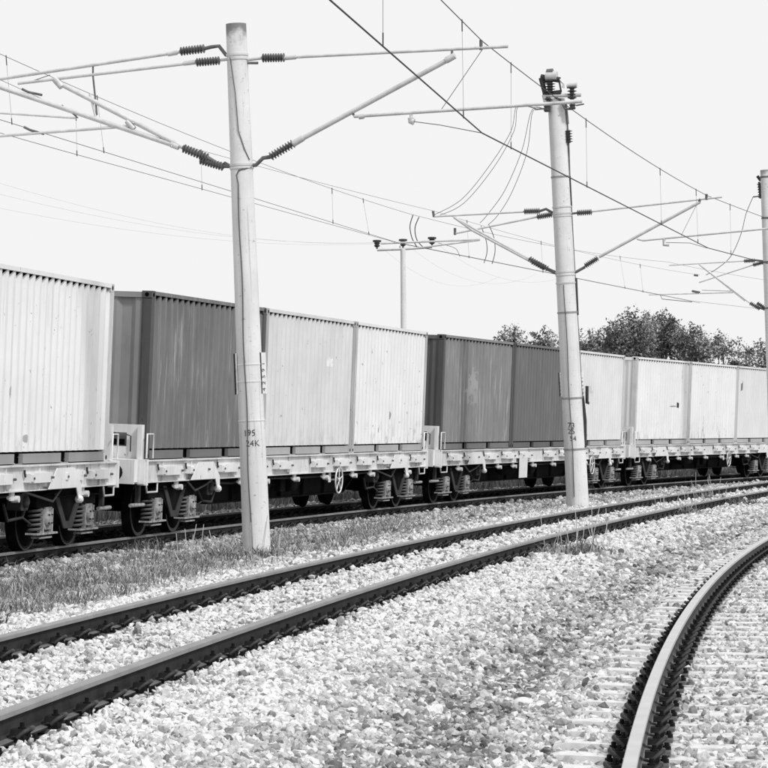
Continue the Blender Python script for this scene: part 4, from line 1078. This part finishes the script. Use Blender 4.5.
# --- small pole behind the train
d = 88.0; pb = P(405, 470, d); pb.z = -.3
up = empty('utility_pole', pb); tag(up, 'small pole with three pin insulators standing behind the train', 'utility pole')
MB().tube([Vector((0, 0, 0)), P(403, 249, d) - pb], .12, 14, MM3, r1=.085).build('shaft', None, up)
ca = MB(); ca.tube([P(377, 250, d) - pb, P(405, 249, d) - pb, P(432, 247, d) - pb], .045, 6, M['galv']); ca.tube([P(400, 250, d) - pb, P(400, 246, d) - pb], .03, 6, M['galv']); cao = ca.build('crossarm', M['galv'], up)
for x, y in ((377, 249), (403, 248), (432, 246)):
    b = MB(); p = P(x, y, d) - pb; b.tube([p, p + Vector((0, 0, .08))], .03, 6, M['dark_part']); b.lathe(p + Vector((0, 0, .06)), p + Vector((0, 0, .30)), [(0, .06), (.2, .10), (.35, .07), (.5, .10), (.65, .08), (.7, .14), (.95, .14), (1, .05)], 12, M['insul'], False); b.build('insulator', None, up)
for (x, y), (ex, ey, ed), nm in (((377, 243), (-40, 171, 60), 'lowest'), ((403, 241), (-40, 184, 61), 'middle'), ((432, 240), (-40, 200, 62), 'third')):
    a_ = P(x, y, d); f_ = P(ex, ey, ed)
    mb = MB(); mb.tube(wire_pts(f_, a_, .5), .0018, 5, M['wire_far']); b2 = a_ + (a_ - f_) * .5; mb.tube(wire_pts(a_, Vector((b2.x, b2.y, a_.z - .3)), .8), .0018, 5, M['wire_far'])
    tag(mb.build('power_line', None), {'lowest': 'faint wire from the left insulator of the small pole', 'middle': 'faint wire from the middle insulator of the small pole', 'third': 'faint wire from the right insulator of the small pole'}[nm], 'power line', 'faint wires of the small pole')

# ------------------------------------------------------------ trees behind the train
def tree(label, x, ytop, wpx, d, seed, dens=1.0, lobes=22, ybase=455):
    ytop += 3; r = np.random.default_rng(seed); base = P(x, ybase, d); base.z = -.3
    top = P(x, ytop, d); H = top.z - base.z; Wd = wpx / 2700 * d
    root = empty('tree', base); tag(root, label, 'tree', 'trees beyond the train')
    mb = MB(); trunk = [Vector((0, 0, 0)), Vector((.1, 0, H * .25)), Vector((-.05, .1, H * .5)), Vector((.1, 0, H * .85))]
    mb.tube(trunk, .19, 8, M['bark'], r1=.03)
    cen = []
    for i in range(lobes):
        a = r.uniform(0, 6.28); t = r.uniform(0.0, 1.0); rr = Wd / 2 * math.sqrt(r.uniform(.05, 1)) * (1 - .55 * max(0, t - .35) / .65)
        c = Vector((math.cos(a) * rr, math.sin(a) * rr * .8, H * (.30 + .62 * t))); cen.append((c, r.uniform(.45, .95) * min(Wd, H) * .17))
        z0 = H * r.uniform(.2, .5); mb.tube([Vector((0, 0, z0)), Vector((c.x * .5, c.y * .5, (z0 + c.z) / 2 + .1)), c], .06, 5, M['bark'], r1=.012)
    cen.append((Vector((0, 0, H * .93)), .5))
    mb.build('trunk', None, root)
    pts = []; tn = []
    for c, rad in cen:
        n = int(950 * dens * (rad / .7) ** 1.6); v = r.normal(size=(n, 3)); v /= np.linalg.norm(v, axis=1)[:, None]; v *= (rad * 1.25 * r.uniform(.15, 1.15, n) ** .5)[:, None]
        v[:, 2] *= .95; v += (r.normal(size=(n, 3)) * .10); pts.append(v + np.array(c)); tn.append(np.full(n, r.uniform(.13, .34)) * r.uniform(.4, 2.0, n))
    # twigs that poke out of the outline
    for c, rad in cen:
        for _ in range(3):
            v = r.normal(size=3); v[2] = abs(v[2]) * 1.3; v /= np.linalg.norm(v); k = r.uniform(.8, 1.9, 34)[:, None] * rad
            pts.append(np.array(c) + v * k + r.normal(size=(34, 3)) * .07); tn.append(r.uniform(.05, .2, 34))
    p = np.concatenate(pts); t = np.concatenate(tn); n = len(p); sz = r.uniform(.035, .095, n)
    Rm = rand_rot(n); q = np.array([[-1, -.45, 0], [0, -.55, .1], [1, 0, 0], [0, .5, .1]]) * 1.0
    V = np.einsum('nij,kj->nki', Rm, q) * sz[:, None, None] + p[:, None, :]
    F_ = np.arange(n * 4).reshape(n, 4)
    o = bulk('crown', V.reshape(-1, 3), 4, F_, np.repeat(np.clip(t, .03, .55), 4), M['leaf']); o.parent = root
    return root
TL = [('small open-crowned tree farthest left, above the seam of the two dark containers', 513, 326, 50, 128, 1, .9, 18),
      ('small round tree second from the left above the darkest container', 547, 331, 42, 130, 2, 1.1, 16),
      ('small tree showing just left of the taller mast', 573, 333, 38, 133, 3, .9, 10),
      ('low thin tree just right of the taller mast', 596, 333, 44, 131, 4, .9, 15),
      ('tall broad tree at the left half of the big crown group', 628, 313, 84, 128, 5, 1.15, 34),
      ('tall dark tree at the right half of the big crown group', 662, 312, 74, 132, 6, 1.15, 30),
      ('middle-height tree on the right flank of the big crown group', 694, 327, 64, 130, 7, 1.0, 20),
      ('ragged tree above the seam between the last two white containers', 722, 335, 50, 134, 8, .85, 20),
      ('low thin tree filling the dip before the right edge of the picture', 739, 347, 40, 133, 10, .8, 14),
      ('low dense tree nearest the right edge of the picture', 758, 344, 60, 130, 9, 1.0, 18)]
for (lb, x, yt, wp, d, sd, dn, lo) in TL: tree(lb, x, yt, wp, d, sd, dn, lo)

# ------------------------------------------------------------ grass and weeds
def blades(name, X, Y, Z, h, wdt, tn, lean=.5):
    n = len(X); az = rng.uniform(0, 6.28, n); ln = rng.uniform(.1, 1, n) * lean; wa = rng.uniform(0, 6.28, n)
    wx, wy = np.cos(wa) * wdt / 2, np.sin(wa) * wdt / 2; lx, ly = np.cos(az) * h * ln, np.sin(az) * h * ln
    V = np.stack([np.stack([X - wx, Y - wy, Z - .01], 1), np.stack([X + wx, Y + wy, Z - .01], 1),
                  np.stack([X + wx * .7 + lx * .35, Y + wy * .7 + ly * .35, Z + h * .6], 1), np.stack([X + lx, Y + ly, Z + h * (1 - .25 * ln)], 1),
                  np.stack([X - wx * .7 + lx * .35, Y - wy * .7 + ly * .35, Z + h * .6], 1)], 1)
    F_ = np.concatenate([np.arange(n)[:, None] * 5 + np.array([0, 1, 2]), np.arange(n)[:, None] * 5 + np.array([0, 2, 4]), np.arange(n)[:, None] * 5 + np.array([4, 2, 3])])
    return bulk(name, V.reshape(-1, 3), 3, F_, np.repeat(tn, 5), M['grass'])
n = 520000; d = rng.uniform(22, 75, n); X = rng.uniform(-1, 1, n) * (.15 * d + 1); Y = d
o1, s1 = T1.lateral(X, Y); o2, s2 = T2.lateral(X, Y)
g1 = smooth_noise(X, Y, 1.3, 21); g2 = smooth_noise(X, Y, .35, 22)
px = 384 + 2700 * X / Y
mid = (o2 < -1.75) & (o1 > 1.15)
u_ = (o1 - 1.3) / np.maximum((o1 - 1.3) + (-1.9 - o2), .1)           # 0 at the train track, 1 at the middle track
dens = np.clip(1.5 - np.abs(u_ - .60) / .36, 0, 1) * np.clip(1.1 - (px - 250) / 230, .22, 1) + .30 * (g1 > .15) * (px < 420)
dens = dens * np.clip(.50 + .70 * g1 + .60 * g2, 0.02, 1)
keep = mid & (rng.uniform(size=n) < dens * .95)
X, Y = X[keep], Y[keep]; g1 = g1[keep]; g2 = g2[keep]; n = len(X); Z = ground_z(X, Y)
print('grass', n)
h = rng.uniform(.02, .15, n) * np.where(rng.uniform(size=n) < .04, 1.8, 1) * np.clip(1 + .5 * g1, .5, 1.6)
o = blades('grass', X, Y, Z, h, rng.uniform(.006, .013, n), np.clip(rng.uniform(.09, .62, n) * (1 - .5 * g2 - .25 * g1), .03, .68), 1.7)
tag(o, 'dry pale grass between the train track and the middle track', 'grass', kind='stuff')
# rough growth on the far side of the train
n = 60000; s_ = rng.uniform(-22, 95, n); of = -rng.uniform(2.4, 9, n); xx, yy, aa = T1.at(s_); X = xx + of * np.cos(aa); Y = yy - of * np.sin(aa); Z = ground_z(X, Y)
g1 = smooth_noise(X, Y, 2.0, 31)
o = blades('grass', X, Y, Z, rng.uniform(.12, .40, n) * np.clip(1 + .5 * g1, .4, 1.6), rng.uniform(.015, .035, n), rng.uniform(.06, .28, n), .7)
tag(o, 'rough dark grass seen between the wheels beyond the train', 'grass', kind='stuff')
def weed(label, x, y, T, r, h, n, seed, tall=0, tone=(.08, .50)):
    """weed clump rooted where its foot appears in the picture"""
    global rng
    keep_rng = rng; rng = np.random.default_rng(seed)
    # march along the view ray to the ground
    dd = 11.0
    while dd < 90:
        p = P(x, y, dd); gz_ = float(ground_z(np.array([p.x]), np.array([p.y]))[0])
        if p.z <= gz_: break
        dd += .05
    k = rng.uniform(size=n) ** .7 * r; a = rng.uniform(0, 6.28, n); X = p.x + k * np.cos(a) * 1.3; Y = p.y + k * np.sin(a); Z = ground_z(X, Y)
    hh = h * rng.uniform(.15, 1, n) ** 1.5 * (1 - .6 * k / r) * np.clip(1 + .6 * smooth_noise(X, Y, .16, seed + 50), .15, 1.6)
    o = blades('weed_clump', X, Y, Z, hh, rng.uniform(.009, .02, n) * (1 + dd / 60), rng.uniform(tone[0], tone[1], n), 1.5)
    tag(o, label, 'weeds', 'weed clumps on the ballast')
    if tall:
        mb = MB()
        for _ in range(tall):
            a = rng.uniform(0, 6.28); q_ = Vector((p.x + rng.uniform(-r, r), p.y + rng.uniform(-r, r) * .5, gz_)); hh = h * rng.uniform(1.4, 2.6); l = Vector((rng.uniform(-.25, .25) * hh, 0, hh))
            mb.tube([q_, q_ + l * .5 + Vector((0, 0, .02)), q_ + l], .0045, 5, M['grass'])
        t_ = mb.build('stalks', None); t_.parent = o
        at_ = t_.data.attributes.new('tone', 'FLOAT', 'POINT'); at_.data.foreach_set('value', np.full(len(t_.data.vertices), .55, np.float32))
    rng = keep_rng
    return p
weed('tufted weed with tall pale stalks beside the near rail of the middle track', 575, 556, T2, .46, .30, 1300, 1, 14)
weed('low dark weed patch right of the stalky clump, beside the middle track', 683, 516, T2, .55, .24, 900, 2, 8)
weed('dark mat of weeds at the ballast edge near the right side', 738, 506, T2, .7, .22, 1500, 3, 2, (.07, .25))
weed('small weed tuft at the bottom left of the foreground gravel', 138, 752, T2, .09, .09, 160, 4)
weed('leafy weed growing against the rail under the left wagon', 66, 553, T1, .16, .34, 320, 5, 2, (.05, .25))
weed('dark bushy weed on the ballast shoulder left of the near mast', 150, 552, T1, .45, .26, 900, 6, 0, (.05, .22))
weed('dark weed between the gravel and the grass at far left', 52, 592, T1, .40, .17, 800, 7, 0, (.05, .25))
weed('weed with thin stalks at the foot of the near mast', 262, 560, T1, .28, .24, 700, 8, 5)
weed('grassy weeds left of the near mast foot with one long stalk', 215, 562, T1, .6, .22, 1300, 9, 6)
weed('dark scrubby weed right behind the foot of the taller mast', 598, 492, T1, .5, .34, 900, 10, 4, (.05, .25))
weed('faint stalks against the sleepers of the middle track', 706, 500, T2, .3, .3, 300, 11, 7)

# a single large pale stone that stands out in the foreground
p = P(524, 706, 12.2); gz_ = float(ground_z(np.array([p.x]), np.array([p.y]))[0])
while P(524, 706, p.y).z > gz_ + .02: p = P(524, 706, p.y + .03); 
mb = MB(); vv = variants[5].copy(); me = bpy.data.meshes.new('stone')
V = vv * np.array([.095, .075, .05]); me.from_pydata([tuple(q) for q in V], [], [tuple(int(k) for k in f) for f in ico_f])
M['pale'] = plain('pale_limestone', .66, .8, .08, 12); me.materials.append(M['pale'])
st = bpy.data.objects.new('stone', me); C.objects.link(st); st.location = (p.x, p.y, gz_ + .045)
sb = st.modifiers.new('s', 'SUBSURF'); sb.levels = 1; sb.render_levels = 2
tag(st, 'largest smooth white stone lying in the foreground gravel', 'stone')
